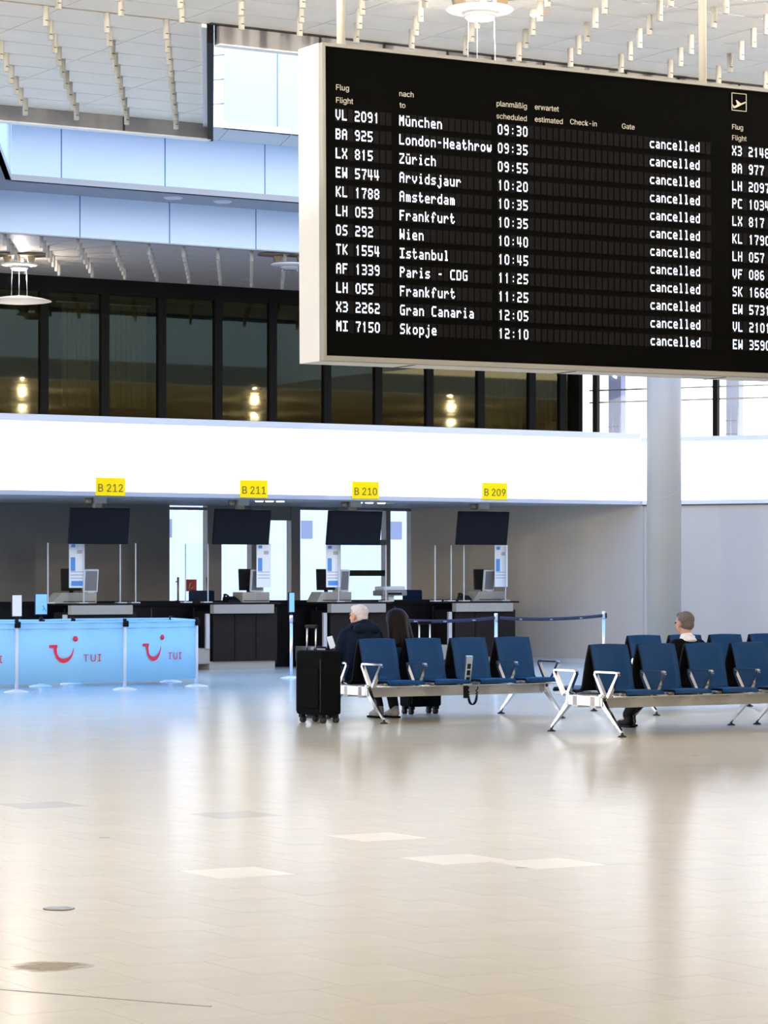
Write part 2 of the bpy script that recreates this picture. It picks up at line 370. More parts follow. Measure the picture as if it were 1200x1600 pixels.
# slanting side walls of the well
w_ = hall('wall_left')
MB().prism([(UL1, B1), (UL1 - .1, B1), (sl(33.1, B1, UL1) - .1, 33.1), (sl(33.1, B1, UL1), 33.1)], Z2, Z1 + 2.4).build('well_wall', M['coffer'], w_)
MB().prism([(UL1 - .36, B2), (UL1 - .46, B2), (sl(33.1, B2, UL1 - .36) - .1, 33.1), (sl(33.1, B2, UL1 - .36), 33.1)], ZC, Z2 + .1).build('well_wall', M['beam'], w_)
MB().box(10, UL1 - .4, B1 - .3, B2, Z2, Z2 + .1).build('well_soffit', M['beam'], w_)
w_ = hall('wall_well')                                 # cream panelled return wall at the left of the notch
cor = uw(UL0, B0)
for k in range(8):
    z0 = Z1 + k * .415
    o = MB().box(-4, 0, 0, .08, z0 + .008, z0 + .407).build('panel', M['coffer_w'], w_, (UL0, B0, 0), R(-57.5))
# well end at the right, above the facade
MB().box(41.4, 41.6, 27, 51.5, 7.4, 11.6).build('well_end', M['coffer'], hall('wall_right'))

# ---- gallery behind dark glass
VG = 51.3; UGE = ux(909, VG)
MX = (-20, 68, 163, 252, 340, 425, 510, 590, 670, 750, 830, 878)
wd = hall('window_1')
us = [ux(x, VG) for x in (-90,) + MX] 
for u in us[1:]: MB().box(u - .085, u + .085, VG - .06, VG + .1, 3.9, 7.3).build('mullion', M['mullion'], wd)
for a_, b_ in zip(us, us[1:] + [UGE]): MB().box(a_ + .08, b_ - .08, VG, VG + .012, 4.0, 7.25).build('pane', M['gallery_glass'], wd)
MB().box(us[0], UGE, VG - .05, VG + .12, 7.2, 7.5).build('header', M['mullion'], wd)
MB().box(us[0], UGE, VG - .05, VG + .12, 3.85, 4.0).build('sill', M['mullion'], wd)
MB().box(us[-1], UGE + .05, VG + .1, VG + .18, 3.9, 7.5).build('end_panel', M['mullion'], wd)
gr = hall('wall_gallery')
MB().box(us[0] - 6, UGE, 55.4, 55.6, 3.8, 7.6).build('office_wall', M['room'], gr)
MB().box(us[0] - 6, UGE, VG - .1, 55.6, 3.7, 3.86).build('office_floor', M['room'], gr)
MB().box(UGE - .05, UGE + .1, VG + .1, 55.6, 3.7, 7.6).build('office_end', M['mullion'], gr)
MB().box(-6, -5.8, VG, 55.6, 3.7, 7.6).build('office_end', M['mullion'], gr)
def curtain(px0, px1, z0, z1, label):
    u0, u1 = ux(px0, 52.4), ux(px1, 52.4); n = max(6, int((u1 - u0) / .11)) * 2
    pts = []
    g = MB(); v_ = []; f_ = []
    for i in range(n + 1):
        uu = (u1 - u0) * i / n; yy = .03 * (1 if i % 2 else -1)
        v_ += [(uu, yy, z0), (uu, yy, z1)]
        if i: f_.append((2 * i - 2, 2 * i, 2 * i + 1, 2 * i - 1))
    w = uw(u0, 52.4)
    t = thing('curtain', label, 'curtain', (w.x, w.y, 0), TH, 'beige curtains behind the gallery glass')
    g.add(v_, f_).build('cloth', M['curtain'], t)
    MB().tube([(-.1, 0, z1 + .02), (u1 - u0 + .1, 0, z1 + .02)], .015).build('rail', M['alup'], t)
curtain(170, 228, 5.0, 7.1, 'pleated beige curtain behind the third gallery pane from the left')
curtain(745, 815, 4.75, 7.1, 'pleated beige curtain behind gallery glass under the middle of the flight board')
curtain(828, 868, 4.75, 7.1, 'narrow beige curtain behind the last gallery pane near the bright windows')
curtain(95, 140, 5.0, 7.1, 'dim beige curtain behind the second gallery pane from the left')

# ---- fascia over the check-in desks
VF = 40.0; UP = ux(1003, VF); P = uw(UP, VF)
Q = Vector((.50, 52.2)); dM = math.atan2(P.y - Q.y, P.x - Q.x)        # direction of the wall to the right
ZB, ZT = 2.80, 3.96
fa = hall('wall_fascia')
fu = [ux(x, VF) for x in (-150, 240, 640)] + [UP]
for a_, b_ in zip(fu, fu[1:]): MB().box(a_, b_ - .002, VF, VF + .12, ZB + .07, ZT - .02).build('light_panel', M['fascia'], fa)
MB().box(fu[0], UP, VF - .015, VF + .16, ZB, ZB + .07).build('bottom_rail', M['metalblue'], fa)
MB().box(fu[0], UP - .05, VF - .03, VF + .35, ZT - .02, ZT + .085).build('top_rail', M['alup'], fa)
fb = obj('wall_fascia', None, None, (P.x, P.y, 0), R(-27), kind='structure')
MB().box(.01, 6, 0, .12, ZB + .07, ZT - .07).build('light_panel', M['fascia'], fb)
MB().box(0, 6, -.015, .16, ZB, ZB + .07).build('bottom_rail', M['metalblue'], fb)
MB().box(0, 6, -.02, .3, ZT - .07, ZT + .015).build('top_rail', M['alup'], fb)
MB().box(0, 6, -.01, .2, ZB - .02, ZB).build('shadow_strip', M['slot'], fb)
VB = 44.5; UQ = Q.x * CT + Q.y * ST
so = hall('ceiling')
MB().prism([(fu[0], VF + .1), (UP, VF + .1), (UQ + .3, VB + .2), (fu[0], VB + .2)], ZB + .0, ZB + .1).build('soffit', M['soffit'], so)
MB().prism([(fu[0] - 1, VF + .14), (UP - .02, VF + .14), (UP + 2.6, VF - 4.0), (UP + 6, VF - 2), (UGE + 1, VG - .1), (fu[0] - 1, VG - .1)], ZT - .3, ZT - .12).build('roof_deck', M['beam'], so)
for k, px in enumerate((405, 421, 438, 560, 577, 596, 610, 160, 196)):
    u = ux(px, VF + 1.3); MB().lathe([(.045, -.012), (.06, -.012), (.07, 0)], 14, Matrix.Translation((u, VF + 1.3, ZB))).build('downlight', M['lampon'] if k < 6 else M['alup'], so)
# right-hand wall
wr = obj('wall_right', None, None, (Q.x, Q.y, 0), dM, kind='structure')
LW = (Vector((P.x, P.y)) - Q).length
MB().box(0, LW + .02, 0, .2, 0, ZB + .05).build('plaster', M['wall'], wr)
wr2 = obj('wall_right', None, None, (P.x, P.y, 0), R(-27), kind='structure')
MB().box(0, 7, .03, .2, 0, ZB + .0).build('plaster', M['wall'], wr2)
MB().box(0, LW, -.012, 0, 0, .08).build('baseboard', M['alup'], wr)

# ---- back wall with glazing behind the desks
wb = hall('wall_back')
def uB(x): return ux(x, VB)
def zB(x, y): return zy(x, y, VB)
MB().box(fu[0], uB(265), VB, VB + .15, 0, ZB).build('wall_panel', M['walld'], wb)
def pane_win(name, x0, x1, z0, z1, bars=()):
    w = hall(name); a_, b_ = uB(x0), uB(x1)
    MB().box(a_, b_, VB + .05, VB + .06, z0, z1).build('pane', M['window_glass'], w)
    for q in ((a_, b_, z0 - .05, z0), (a_, b_, z1, z1 + .05)): MB().box(q[0], q[1], VB, VB + .1, q[2], q[3]).build('frame', M['framegrey'], w)
    return w
for k, (x0, x1, zt) in enumerate(((265, 323, ZB - .08), (345, 392, ZB - .1), (404, 454, zB(430, 813)), (468, 526, ZB - .05), (531, 602, ZB - .05), (609, 642, ZB - .05))):
    pane_win('window_%d' % (k + 2), x0, x1, .35, zt)
for x0, x1 in ((323, 345), (392, 404), (454, 468), (526, 531), (602, 609)):
    MB().box(uB(x0), uB(x1), VB - .03, VB + .15, 0, ZB).build('post', M['framegrey'], wb)
MB().box(uB(345), uB(468), VB, VB + .12, zB(430, 813) + .04, ZB).build('lintel', M['framegrey'], wb)
MB().box(uB(531), uB(602), VB, VB + .1, zB(565, 850) - .02, zB(565, 850) + .08).build('transom', M['framegrey'], wb)
MB().box(uB(531), uB(602), VB - .02, VB + .1, zB(565, 900), zB(565, 891)).build('door_rail', M['mullion'], wb)
MB().box(uB(265), uB(645), VB - .02, VB + .12, 0, .3).build('sill_wall', M['walld'], wb)
MB().box(uB(642), uB(646), VB - .02, VB + .15, 0, ZB).build('post', M['framegrey'], wb)
# red fire-equipment sign and two pull bars in the left window
w = uw(uB(297), VB - .03)
t = thing('fire_sign', 'small square red sign with white pictogram in the left window', 'sign', (w.x, w.y, 1.30), TH)
MB().box(-.11, .11, -.01, .0, -.02, .19, bev=.003).build('plate', M['fire'], t)
MB().tube([(-.04, -.013, .03), (-.02, -.013, .12), (.03, -.013, .13), (.04, -.013, .05), (0, -.013, .03)], .006, 6).build('pictogram', M['paper'], t)
for px, nm in ((275, 'left'), (320, 'right')):
    w = uw(uB(px), VB - .08)
    t = thing('pull_bar', 'thin bronze upright bar at the %s edge of the window with the red sign' % nm, 'bar', (w.x, w.y, 1.05), TH)
    MB().tube([(0, 0, 0), (0, 0, .48)], .02).build('rod', M['brass'], t)
    for z in (.06, .40): MB().tube([(0, 0, z), (0, .08, z)], .012).build('bracket', M['brass'], t)

# ---- facade to the right of the gallery, bright outdoors behind
GE = uw(UGE + .05, VG); DF = R(-27)
fc = obj('window_8', None, None, (GE.x, GE.y, 0), DF, kind='structure')
def fs(px):                                            # distance along the facade at which column px is met
    k = (px - 600) / F; c, s = math.cos(DF), math.sin(DF); return (k * GE.y - GE.x) / (c - k * s)
def fz(px, py): return H + (YH - py) * (GE.y + math.sin(DF) * fs(px)) / F
fx = [fs(x) for x in (914, 931.5, 1119, 1310)]
for a_, b_ in zip(fx, fx[1:]): MB().box(a_ + .04, b_ - .04, 0, .012, 3.6, 7.5).build('pane', M['window_glass'], fc)
for q in fx[1:]: MB().box(q - .055, q + .055, -.08, .08, 3.6, 7.5).build('mullion', M['mullion'], fc)
MB().box(fx[0], fx[-1], -.06, .08, 3.55, 3.65).build('sill', M['framegrey'], fc)
MB().box(fx[0], fx[-1], -.06, .08, 7.4, 7.55).build('header', M['framegrey'], fc)
rl = fc
for py in (609, 628): z = fz(930, py); MB().tube([(fx[0], .25, z), (fx[-1], .25, z)], .018, 8).build('rail', M['brass'], fc)
for k, (x0, x1) in enumerate(((950, 971), (1134, 1155))):
    D = 66 - k * 2.5; w = at((x0 + x1) / 2, D); hw = (x1 - x0) / 2 / F * D
    t = thing('outside_pillar', 'lavender pillar with ladder rungs outside the facade, %s of the round column' % ('left' if k == 0 else 'right'), 'pillar', (w.x, w.y, 0), DF, 'pillars outside the facade')
    MB().box(-hw, hw, 0, .3, 0, 8.2).build('shaft', M['pillar'], t)
    for q in (-hw * .1, hw): MB().tube([(q, -.08, 4.2), (q, -.08, 5.35)], .018, 6).build('rail', M['alup'], t)
    for z in (4.45, 4.75, 5.05): MB().tube([(-hw, -.08, z), (hw, -.08, z)], .012, 6).build('rung', M['framegrey'], t)

# ---- outside : paving and a pale building across the forecourt
MB().box(-30, 120, 46.6, 200, -.25, -.05).build('ground', M['ground'], obj('ground', None, None, (0, 0, 0), TH, kind='structure'))
w = uw(ux(250, 82), 82)
t = thing('building', 'low white building with grey windows seen through the windows behind the desks', 'building', (w.x, w.y, -.05), TH)
MB().box(-12, 22, 0, 6, 0, 4.3).build('wall', M['outw'], t); MB().box(-12.3, 22.3, -.6, 6, 4.3, 4.7).build('roof', M['soffit'], t)
for k in range(-6, 12):
    x = k * 1.75; MB().box(x, x + .42, -.03, .02, 2.85, 3.45).build('window', M['outwin'], t)

# ---- far hall walls behind the camera (plain, never in view, they close the room)
wz = hall('wall_behind')
MB().box(-18, 62, -15.3, -15, 0, 7.6).build('plaster', M['wall'], wz)
we = hall('wall_east')
MB().box(61.9, 62.1, -15, 30, 0, 7.6).build('plaster', M['wall'], we)

# ---- round column
D = 43.0; w = at(1037.5, D); t = thing('round_column', 'thick round pale metal-clad column in front of the check-in fascia', 'column', (w.x, w.y, 0))
MB().lathe([(.263, .12), (.263, 7.6)], 40).build('shaft', M['column'], t)
MB().lathe([(.28, 0), (.28, .12), (.264, .125)], 40).build('base_ring', M['alup'], t)
g = MB()
for z in (2.9,):
    g.tube([(.2645 * math.cos(a), .2645 * math.sin(a), z + .16 * math.sin(a + .4)) for a in [2 * math.pi * k / 40 for k in range(40)]], .004, 5, closed=True)
g.build('seam', M['soffit'], t)

# ================================================================== FLIGHT BOARD
FONT = {
'A':'01110 10001 10001 11111 10001 10001 10001','B':'11110 10001 10001 11110 10001 10001 11110','C':'01111 10000 10000 10000 10000 10000 01111',
'D':'11110 10001 10001 10001 10001 10001 11110','E':'11111 10000 10000 11110 10000 10000 11111','F':'11111 10000 10000 11110 10000 10000 10000',
'G':'01111 10000 10000 10011 10001 10001 01111','H':'10001 10001 10001 11111 10001 10001 10001','I':'11111 00100 00100 00100 00100 00100 11111',
'K':'10001 10010 10100 11000 10100 10010 10001','L':'10000 10000 10000 10000 10000 10000 11111','M':'10001 11011 10101 10101 10001 10001 10001',
'O':'01110 10001 10001 10001 10001 10001 01110','P':'11110 10001 10001 11110 10000 10000 10000','S':'01111 10000 10000 01110 00001 00001 11110',
'T':'11111 00100 00100 00100 00100 00100 00100','V':'10001 10001 10001 10001 10001 01010 00100','W':'10001 10001 10001 10101 10101 11011 10001',
'X':'10001 10001 01010 00100 01010 10001 10001','Z':'11111 00001 00010 00100 01000 10000 11111',
'0':'01110 10001 10001 10001 10001 10001 01110','1':'00100 01100 00100 00100 00100 00100 00100','2':'11110 00001 00001 01110 10000 10000 11111',
'3':'11110 00001 00001 01110 00001 00001 11110','4':'10010 10010 10010 10010 11111 00010 00010','5':'11111 10000 10000 11110 00001 00001 11110',
'6':'01110 10000 10000 11110 10001 10001 01110','7':'11111 00001 00010 00010 00100 00100 00100','8':'01110 10001 10001 01110 10001 10001 01110',
'9':'01110 10001 10001 01111 00001 00001 01110',':':'00000 00000 00100 00000 00000 00100 00000','-':'00000 00000 00000 01110 00000 00000 00000',
'a':'00000 00000 01110 00001 01111 10001 01111','b':'10000 10000 11110 10001 10001 10001 11110','c':'00000 00000 01111 10000 10000 10000 01111',
'd':'00001 00001 01111 10001 10001 10001 01111','e':'00000 00000 01110 10001 11111 10000 01111','f':'00110 01001 01000 11100 01000 01000 01000',
'h':'10000 10000 11110 10001 10001 10001 10001','i':'00100 00000 01100 00100 00100 00100 01110','j':'00010 00000 00110 00010 00010 00010 00010 10010 01100',
'k':'10000 10000 10010 10100 11000 10100 10010','l':'01100 00100 00100 00100 00100 00100 01110','m':'00000 00000 11010 10101 10101 10101 10101',
'n':'00000 00000 11110 10001 10001 10001 10001','o':'00000 00000 01110 10001 10001 10001 01110','p':'00000 00000 11110 10001 10001 10001 11110 10000 10000',
'r':'00000 00000 10110 11001 10000 10000 10000','s':'00000 00000 01111 10000 01110 00001 11110','t':'01000 01000 11110 01000 01000 01001 00110',
'u':'00000 00000 10001 10001 10001 10001 01111','ü':'01010 00000 10001 10001 10001 10001 01111','v':'00000 00000 10001 10001 10001 01010 00100','w':'00000 00000 10001 10001 10101 10101 01010',
'ö':'01010 00000 01110 10001 10001 10001 01110'}
BA, BR = .53583, .00504; ex = Vector((math.cos(BA) * math.cos(BR), math.sin(BA) * math.cos(BR), math.sin(BR)))
ez = Vector((-math.cos(BA) * math.sin(BR), -math.sin(BA) * math.sin(BR), math.cos(BR))); ey = ez.cross(ex)
BO = Vector((-.4974, 24.0, 3.4282)); BH = 2.6356       # lower left corner and height of the black face
board = thing('flight_board', 'large black hanging departure board with white rows of flights marked cancelled', 'departure board', BO)
board.rotation_mode = 'QUATERNION'
board.rotation_quaternion = Matrix((ex, ey, ez)).transposed().to_quaternion()
def bp(px, py):                                        # point of the board face met by the line of sight
    d = Vector(((px - 600) / F, 1, (YH - py) / F)); o = Vector((0, 0, H)); nn = ey
    t = (BO - o).dot(nn) / d.dot(nn); q = o + d * t - BO; return q.dot(ex), q.dot(ez)
BL = 7.6                                               # length of the face, runs on beyond the frame
MB().box(0, BL, .0, .03, 0, BH).build('face', M['face'], board)
g = MB(); TE = .030
for q in ((-TE, BL + TE, -TE - .012, 0), (-TE, BL + TE, BH, BH + TE)): g.box(q[0], q[1], -.02, .05, q[2], q[3])
g.box(-TE, 0, -.02, .05, 0, BH).box(BL, BL + TE, -.02, .05, 0, BH); g.build('face_frame', M['frame'], board)
MB().box(-TE - .004, BL + TE + .004, .05, .40, -TE - .016, BH + TE + .004, bev=.006).build('casing', M['casing'], board)
for z, p_ in ((.0, 0),):
    for x in (.9, 2.6, 4.3): MB().box(x, x + .03, .06, .38, -TE - .020, -TE - .014).build('bottom_joint', M['slot'], board)
for px in (542, 1108): x, _ = bp(px, 100); MB().cyl(x, .10, BH + .02, 4.06, .037, 20).build('support_pole', M['tube'], board)
# headings
rows_y0 = None
def heading(px, py, s, hpx=11):
    x, z = bp(px, py); me = text_mesh('heading', s, .092, M['head'], .001, sx=1.04); obj('heading', me, board, (x, -.003, z - .034))
for q in ((524, 134, 'Flug'), (524, 154, 'Flight'), (623, 144, 'nach'), (624, 162, 'to'), (775, 159.5, 'planmäßig'), (775, 179, 'scheduled'),
          (835, 165, 'erwartet'), (835, 184, 'estimated'), (890, 188, 'Check-in'), (971, 195, 'Gate'), (1143, 196, 'Flug'), (1143, 213, 'Flight')): heading(*q)
# departure pictogram
x0, z0 = bp(1143, 172.5); x1, z1 = bp(1166, 147)
g = MB()
for a_ in ((x0, x1, z0, z0 + .006), (x0, x1, z1 - .006, z1), (x0, x0 + .006, z0, z1), (x1 - .006, x1, z0, z1)): g.box(a_[0], a_[1], -.005, -.001, a_[2], a_[3])
g.build('pictogram_frame', M['head'], board)
pl = [(0, .20), (.06, .24), (.14, .30), (.35, .42), (.26, .66), (.32, .66), (.56, .52), (.92, .68), (.98, .70), (.97, .64), (.60, .40), (.25, .18), (.13, .12), (.05, .16), (-.01, .32), (.03, .34), (.08, .25)]
pl = [(0.04, .34), (.08, .34), (.16, .24), (.38, .36), (.28, .60), (.34, .60), (.62, .44), (.92, .56), (.97, .54), (.94, .49), (.66, .36), (.28, .17), (.14, .13), (.10, .19)]
g = MB(); n = len(pl); W_, H_ = x1 - x0, z1 - z0
g.add([(x0 + a * W_, -.005, z0 + b_ * H_) for a, b_ in pl] + [(x0 + a * W_, -.001, z0 + b_ * H_) for a, b_ in pl], [tuple(range(n))] + [(i, (i + 1) % n, n + (i + 1) % n, n + i) for i in range(n)])
g.build('aeroplane_pictogram', M['head'], board)
ROWS = [('VL 2091', 'München', '09:30'), ('BA 925', 'London-Heathrow', '09:35'), ('LX 815', 'Zürich', '09:55'), ('EW 5744', 'Arvidsjaur', '10:20'),
        ('KL 1788', 'Amsterdam', '10:35'), ('LH 053', 'Frankfurt', '10:35'), ('OS 292', 'Wien', '10:40'), ('TK 1554', 'Istanbul', '10:45'),
        ('AF 1339', 'Paris - CDG', '11:25'), ('LH 055', 'Frankfurt', '11:25'), ('X3 2262', 'Gran Canaria', '12:05'), ('MI 7150', 'Skopje', '12:10')]
RIGHT = ['X3 2148', 'BA 977', 'LH 2097', 'PC 1034', 'LX 817', 'KL 1790', 'LH 057', 'VF 086', 'SK 1668', 'EW 5731', 'VL 2101', 'EW 3590']
xa, _ = bp(524, 184); xa2, _ = bp(592.5, 184); PITCH = (xa2 - xa) / 6.85
CW = PITCH * .72; cw = CW / 5; CHH = .088; ch = CHH / 7
xd, _ = bp(623.5, 190); xt, _ = bp(777.5, 205); xc, _ = bp(1015, 228); xr, _ = bp(1143.5, 237)
xd2, _ = bp(768, 228); PD = (xd2 - xd) / 14.8
xt2, _ = bp(824.5, 205); PT = (xt2 - xt) / 4.8; xc2, _ = bp(1093.5, 228); PC_ = (xc2 - xc) / 8.85
zr0 = bp(557, 182)[1]; zr1 = bp(557, 510.5)[1]
def glyphs(g, s, x, z, pitch):                        # z = top of the glyph
    for i, c in enumerate(s):
        if c == ' ': continue
        for r, row in enumerate(FONT[c].split()):
            k = 0
            while k < 5:
                if row[k] == '1':
                    e_ = k
                    while e_ < 5 and row[e_] == '1': e_ += 1
                    a_ = x + i * pitch + k * cw; b_ = x + i * pitch + e_ * cw; zt = z - r * ch
                    if e_ - k == 1: a_ -= cw * .05; b_ += cw * .05
                    g.add([(a_, -.006, zt - ch), (b_, -.006, zt - ch), (b_, -.006, zt), (a_, -.006, zt)], [(0, 1, 2, 3)]); k = e_
                else: k += 1
cells = MB()
def cell(x, z, pitch): cells.box(x - pitch * .06, x + CW + pitch * .04, -.0035, -.0005, z - CHH - .012, z + .012)
for i, ((fl, de, ti), rt) in enumerate(zip(ROWS, RIGHT)):
    z = zr0 + (zr1 - zr0) * i / 11 + CHH / 2
    for nm, tx, xx, pp in (('flight_number', fl, xa, PITCH), ('destination', de, xd, PD), ('scheduled_time', ti, xt, PT), ('status', 'cancelled', xc, PC_), ('flight_number', rt, xr, PC_)):
        g = MB(); glyphs(g, tx, xx, z, pp); g.build(nm, M['glyph'], board)
    for k in range(9): cell(xa + k * PITCH, z, PITCH)
    for k in range(15): cell(xd + k * PD, z, PD)
    k = 0; x = xt
    while x < xc + 11.8 * PC_: cell(x, z, PT) if x < xc - .5 * PC_ else None; x += PT
    for k in range(11): cell(xc + k * PC_, z, PC_)
    for k in range(9): cell(xr + k * PC_, z, PC_)
cells.build('flap_cells', M['flap'], board, kind='stuff')

# ================================================================== LAMPS
def pendant(px, D, label, lit=True, power=60, group='pendant lamps under the ceiling', full=True, pos=None, lower=True):
    w = at(px, D) if pos is None else pos
    t = thing('pendant_lamp', label, 'ceiling lamp', (w.x, w.y, ZC), R(10), group)
    MB().lathe([(.05, 0), (.30, -.012), (.33, -.03), (.03, -.055)], 28, Matrix.Translation((.26, 0, -.0))).build('ceiling_plate', M['brass'], t)
    MB().lathe([(.05, 0), (.30, -.012), (.33, -.03), (.03, -.055)], 28, Matrix.Translation((-.26, 0, -.0))).build('ceiling_plate', M['brass'], t)
    for s in (-1, 1): MB().add([(s * .30, -.06, -.04), (s * .14, -.06, -.04), (s * .17, -.06, -.19), (s * .26, -.06, -.19), (s * .30, .06, -.04), (s * .14, .06, -.04), (s * .17, .06, -.19), (s * .26, .06, -.19)], [(0, 1, 2, 3), (7, 6, 5, 4), (0, 3, 7, 4), (1, 5, 6, 2), (2, 6, 7, 3), (0, 4, 5, 1)]).build('bracket', M['brass'], t)
    MB().lathe([(.02, -.16), (.33, -.185), (.345, -.20), (.33, -.215), (.16, -.235), (.02, -.235)], 36).build('upper_disc', M['lampw'], t)
    MB().lathe([(.165, -.235), (.165, -.275), (.02, -.275)], 30).build('lamp_ring', M['alup'], t)
    MB().lathe([(.15, -.276), (.13, -.30), (.02, -.312)], 26).build('bulb_glass', M['lampon'] if lit else M['lampoff'], t)
    for k in range(3):
        a = 2 * math.pi * k / 3 - .55; MB().tube([(.155 * math.cos(a), .155 * math.sin(a), -.27), (.165 * math.cos(a), .165 * math.sin(a), -.80 if lower else -.34)], .004 if k else .006, 6).build('wire', M['alu'], t)
    if lower: MB().lathe([(.02, -.775), (.20, -.79), (.45, -.83), (.575, -.865), (.60, -.875), (.56, -.885), (.40, -.905), (.18, -.925), (.02, -.93)], 40).build('lower_disc', M['lampt'] if lit else M['lampw'], t)
    if lit:
        for z, p_ in ((-.075, power), (-.42, power * .6)):
            l_ = bpy.data.lights.new('lamp_light', 'POINT'); l_.energy = p_; l_.color = (1, .90, .78); l_.shadow_soft_size = .05
            lo = bpy.data.objects.new('lamp_light', l_); C.objects.link(lo); lo.parent = t; lo.location = (0, .0, z)
    return t
pendant(750, 28.6, 'lit double-disc pendant lamp above the flight board', power=22)
pendant(30, 52.0, 'lit double-disc pendant lamp at the left in front of the dark gallery', power=60)
pendant(452, 52.0, 'unlit ceiling lamp without lower disc, half hidden behind the left edge of the board', lit=False, lower=False)
# unseen lamps: regular grid added as foreground fill light, the rest for gallery-glass reflections
k = 0
spots = [(u, v) for u in (9, 20) for v in (4, 12, 20.3)] + [(ux(px, vm), 102.6 - vm) for px in (35, 398, 705) for vm in (77, 83.5, 91)]
for q, (u, v) in enumerate(spots):
    pendant(0, 0, 'double-disc pendant lamp out of frame, added for fill light and reflections in the gallery glass', power=800 if q < 6 else 260, pos=uw(u, v))
# smoke detector
w = at(835, 29.6); t = thing('smoke_detector', 'small white smoke detector with orange band on the ceiling beside the lit lamp', 'smoke detector', (w.x, w.y, ZC))
MB().lathe([(.055, 0), (.06, -.03), (.05, -.04)], 20).build('mount', M['tube'], t)
MB().lathe([(.05, -.04), (.048, -.07), (.02, -.09), (.002, -.092)], 20).build('dome', M['casing'], t)
MB().box(.0, .17, -.008, .008, -.035, -.025).build('cable_arm', M['orange'], t)

# ================================================================== CHECK-IN ZONE
SIGN = ((172, 760, 'B 212'), (396, 763.5, 'B 211'), (570.5, 765.5, 'B 210'), (772.5, 767, 'B 209'))
WHERE = {'B 212': 'leftmost of the four', 'B 211': 'second from the left', 'B 210': 'third from the left', 'B 209': 'nearest the round column'}
for px, py, s in SIGN:
    w = uw(ux(px, VF - .02), VF - .02); z = zy(px, py, VF - .02)
    t = thing('counter_sign', 'yellow counter number sign %s on the white fascia, %s' % (s, WHERE[s]), 'sign', (w.x, w.y, z), TH, 'yellow number signs on the fascia')
    hw = .25 - .0 * 1
    MB().box(-hw, hw, -.02, .0, -.145, .135).build('plate', M['yellow'], t)
    me = text_mesh('lettering', s, .235, M['txt'], .002, 'CENTER', .96); obj('lettering', me, t, (0, -.023, -.085))
MON = ((155, 821, 'B 212', 86), (378, 822.5, 'B 211', 80), (553.5, 824, 'B 210', 75), (754, 824.5, 'B 209', 74))
for px, py, s, wpx in MON:
    v = VF + .9; w = uw(ux(px, v), v); z = zy(px, py, v)
    t = thing('hanging_monitor', 'blank monitor hanging below the %s sign, %s' % (s, WHERE[s]), 'monitor', (w.x, w.y, z), TH, 'blank monitors above the desks')
    hw = .52; T = Matrix.Rotation(R(9), 4, 'X')
    MB().box(-hw, hw, -.02, .03, -.30, .28, T, bev=.006).build('housing', M['blackp'], t)
    MB().box(-hw + .02, hw - .02, -.024, -.019, -.28, .26, T).build('screen', M['screen'], t)
    MB().box(-.06, .06, .02, .12, .12, ZB - z, None).build('mount_post', M['beige'], t)
    MB().box(-.10, .10, -.06, .16, ZB - z - .09, ZB - z).build('ceiling_mount', M['beige'], t)
    MB().lathe([(.05, 0), (.06, .04), (.06, .10)], 14, Matrix.Translation((-.16, .05, ZB - z - .10))).build('camera', M['brass'], t)
# desks
def desk(px0, px1, label):
    v = 41.2; u0, u1 = ux(px0, v), ux(px1, v); w = uw(u0, v); L = u1 - u0
    t = thing('check_in_desk', label, 'desk', (w.x, w.y, 0), TH, 'check-in desks')
    MB().box(.0, L, .02, .70, .14, .96).build('body', M['brown'], t)
    for k in (1, 2): MB().box(L * k / 3 - .004, L * k / 3 + .004, .012, .021, .16, .95).build('panel_joint', M['black'], t)
    MB().box(-.05, L - .12, -.10, .04, .93, 1.08, bev=.01).build('front_band', M['beige'], t)
    MB().box(-.05, L + .02, -.08, .75, 1.08, 1.11, bev=.004).build('desk_top', M['brown'], t)
    MB().box(-.05, L - .02, .06, .65, 0, .14).build('plinth', M['beige'], t)
    MB().box(-.14, -.07, .0, .06, .35, .93, bev=.01).build('upright', M['alup'], t)
    MB().box(-.36, -.04, .05, .60, .10, .36, bev=.02).build('bag_scale', M['beige'], t)
    return t, L
desk(112, 214, 'dark check-in desk with beige band below the B 212 sign, behind the blue banners')
desk(334, 434, 'dark check-in desk with beige band and plinth below the B 211 sign')
desk(517, 608, 'dark check-in desk with beige band below the B 210 sign, behind the white-haired man')
desk(712, 806, 'dark check-in desk at the grey wall end, below the B 209 sign')
# long low black conveyor casing behind the desks
w = uw(ux(-40, 42.2), 42.2); L = ux(735, 42.2) - ux(-40, 42.2)
t = thing('conveyor_casing', 'long black baggage conveyor casing running behind all the check-in desks', 'conveyor', (w.x, w.y, 0), TH)
MB().box(0, L, 0, .6, .0, 1.04).build('body', M['blackp'], t); MB().box(-.02, L + .02, -.03, .63, 1.04, 1.13).build('ledge', M['black'], t)
for k in range(1, 12): MB().box(L * k / 12 - .01, L * k / 12 + .01, -.012, 0, .05, 1.02).build('panel_joint', M['slot'], t)

def on_desk(px, v): w = uw(ux(px, v), v); return (w.x, w.y, 1.11)
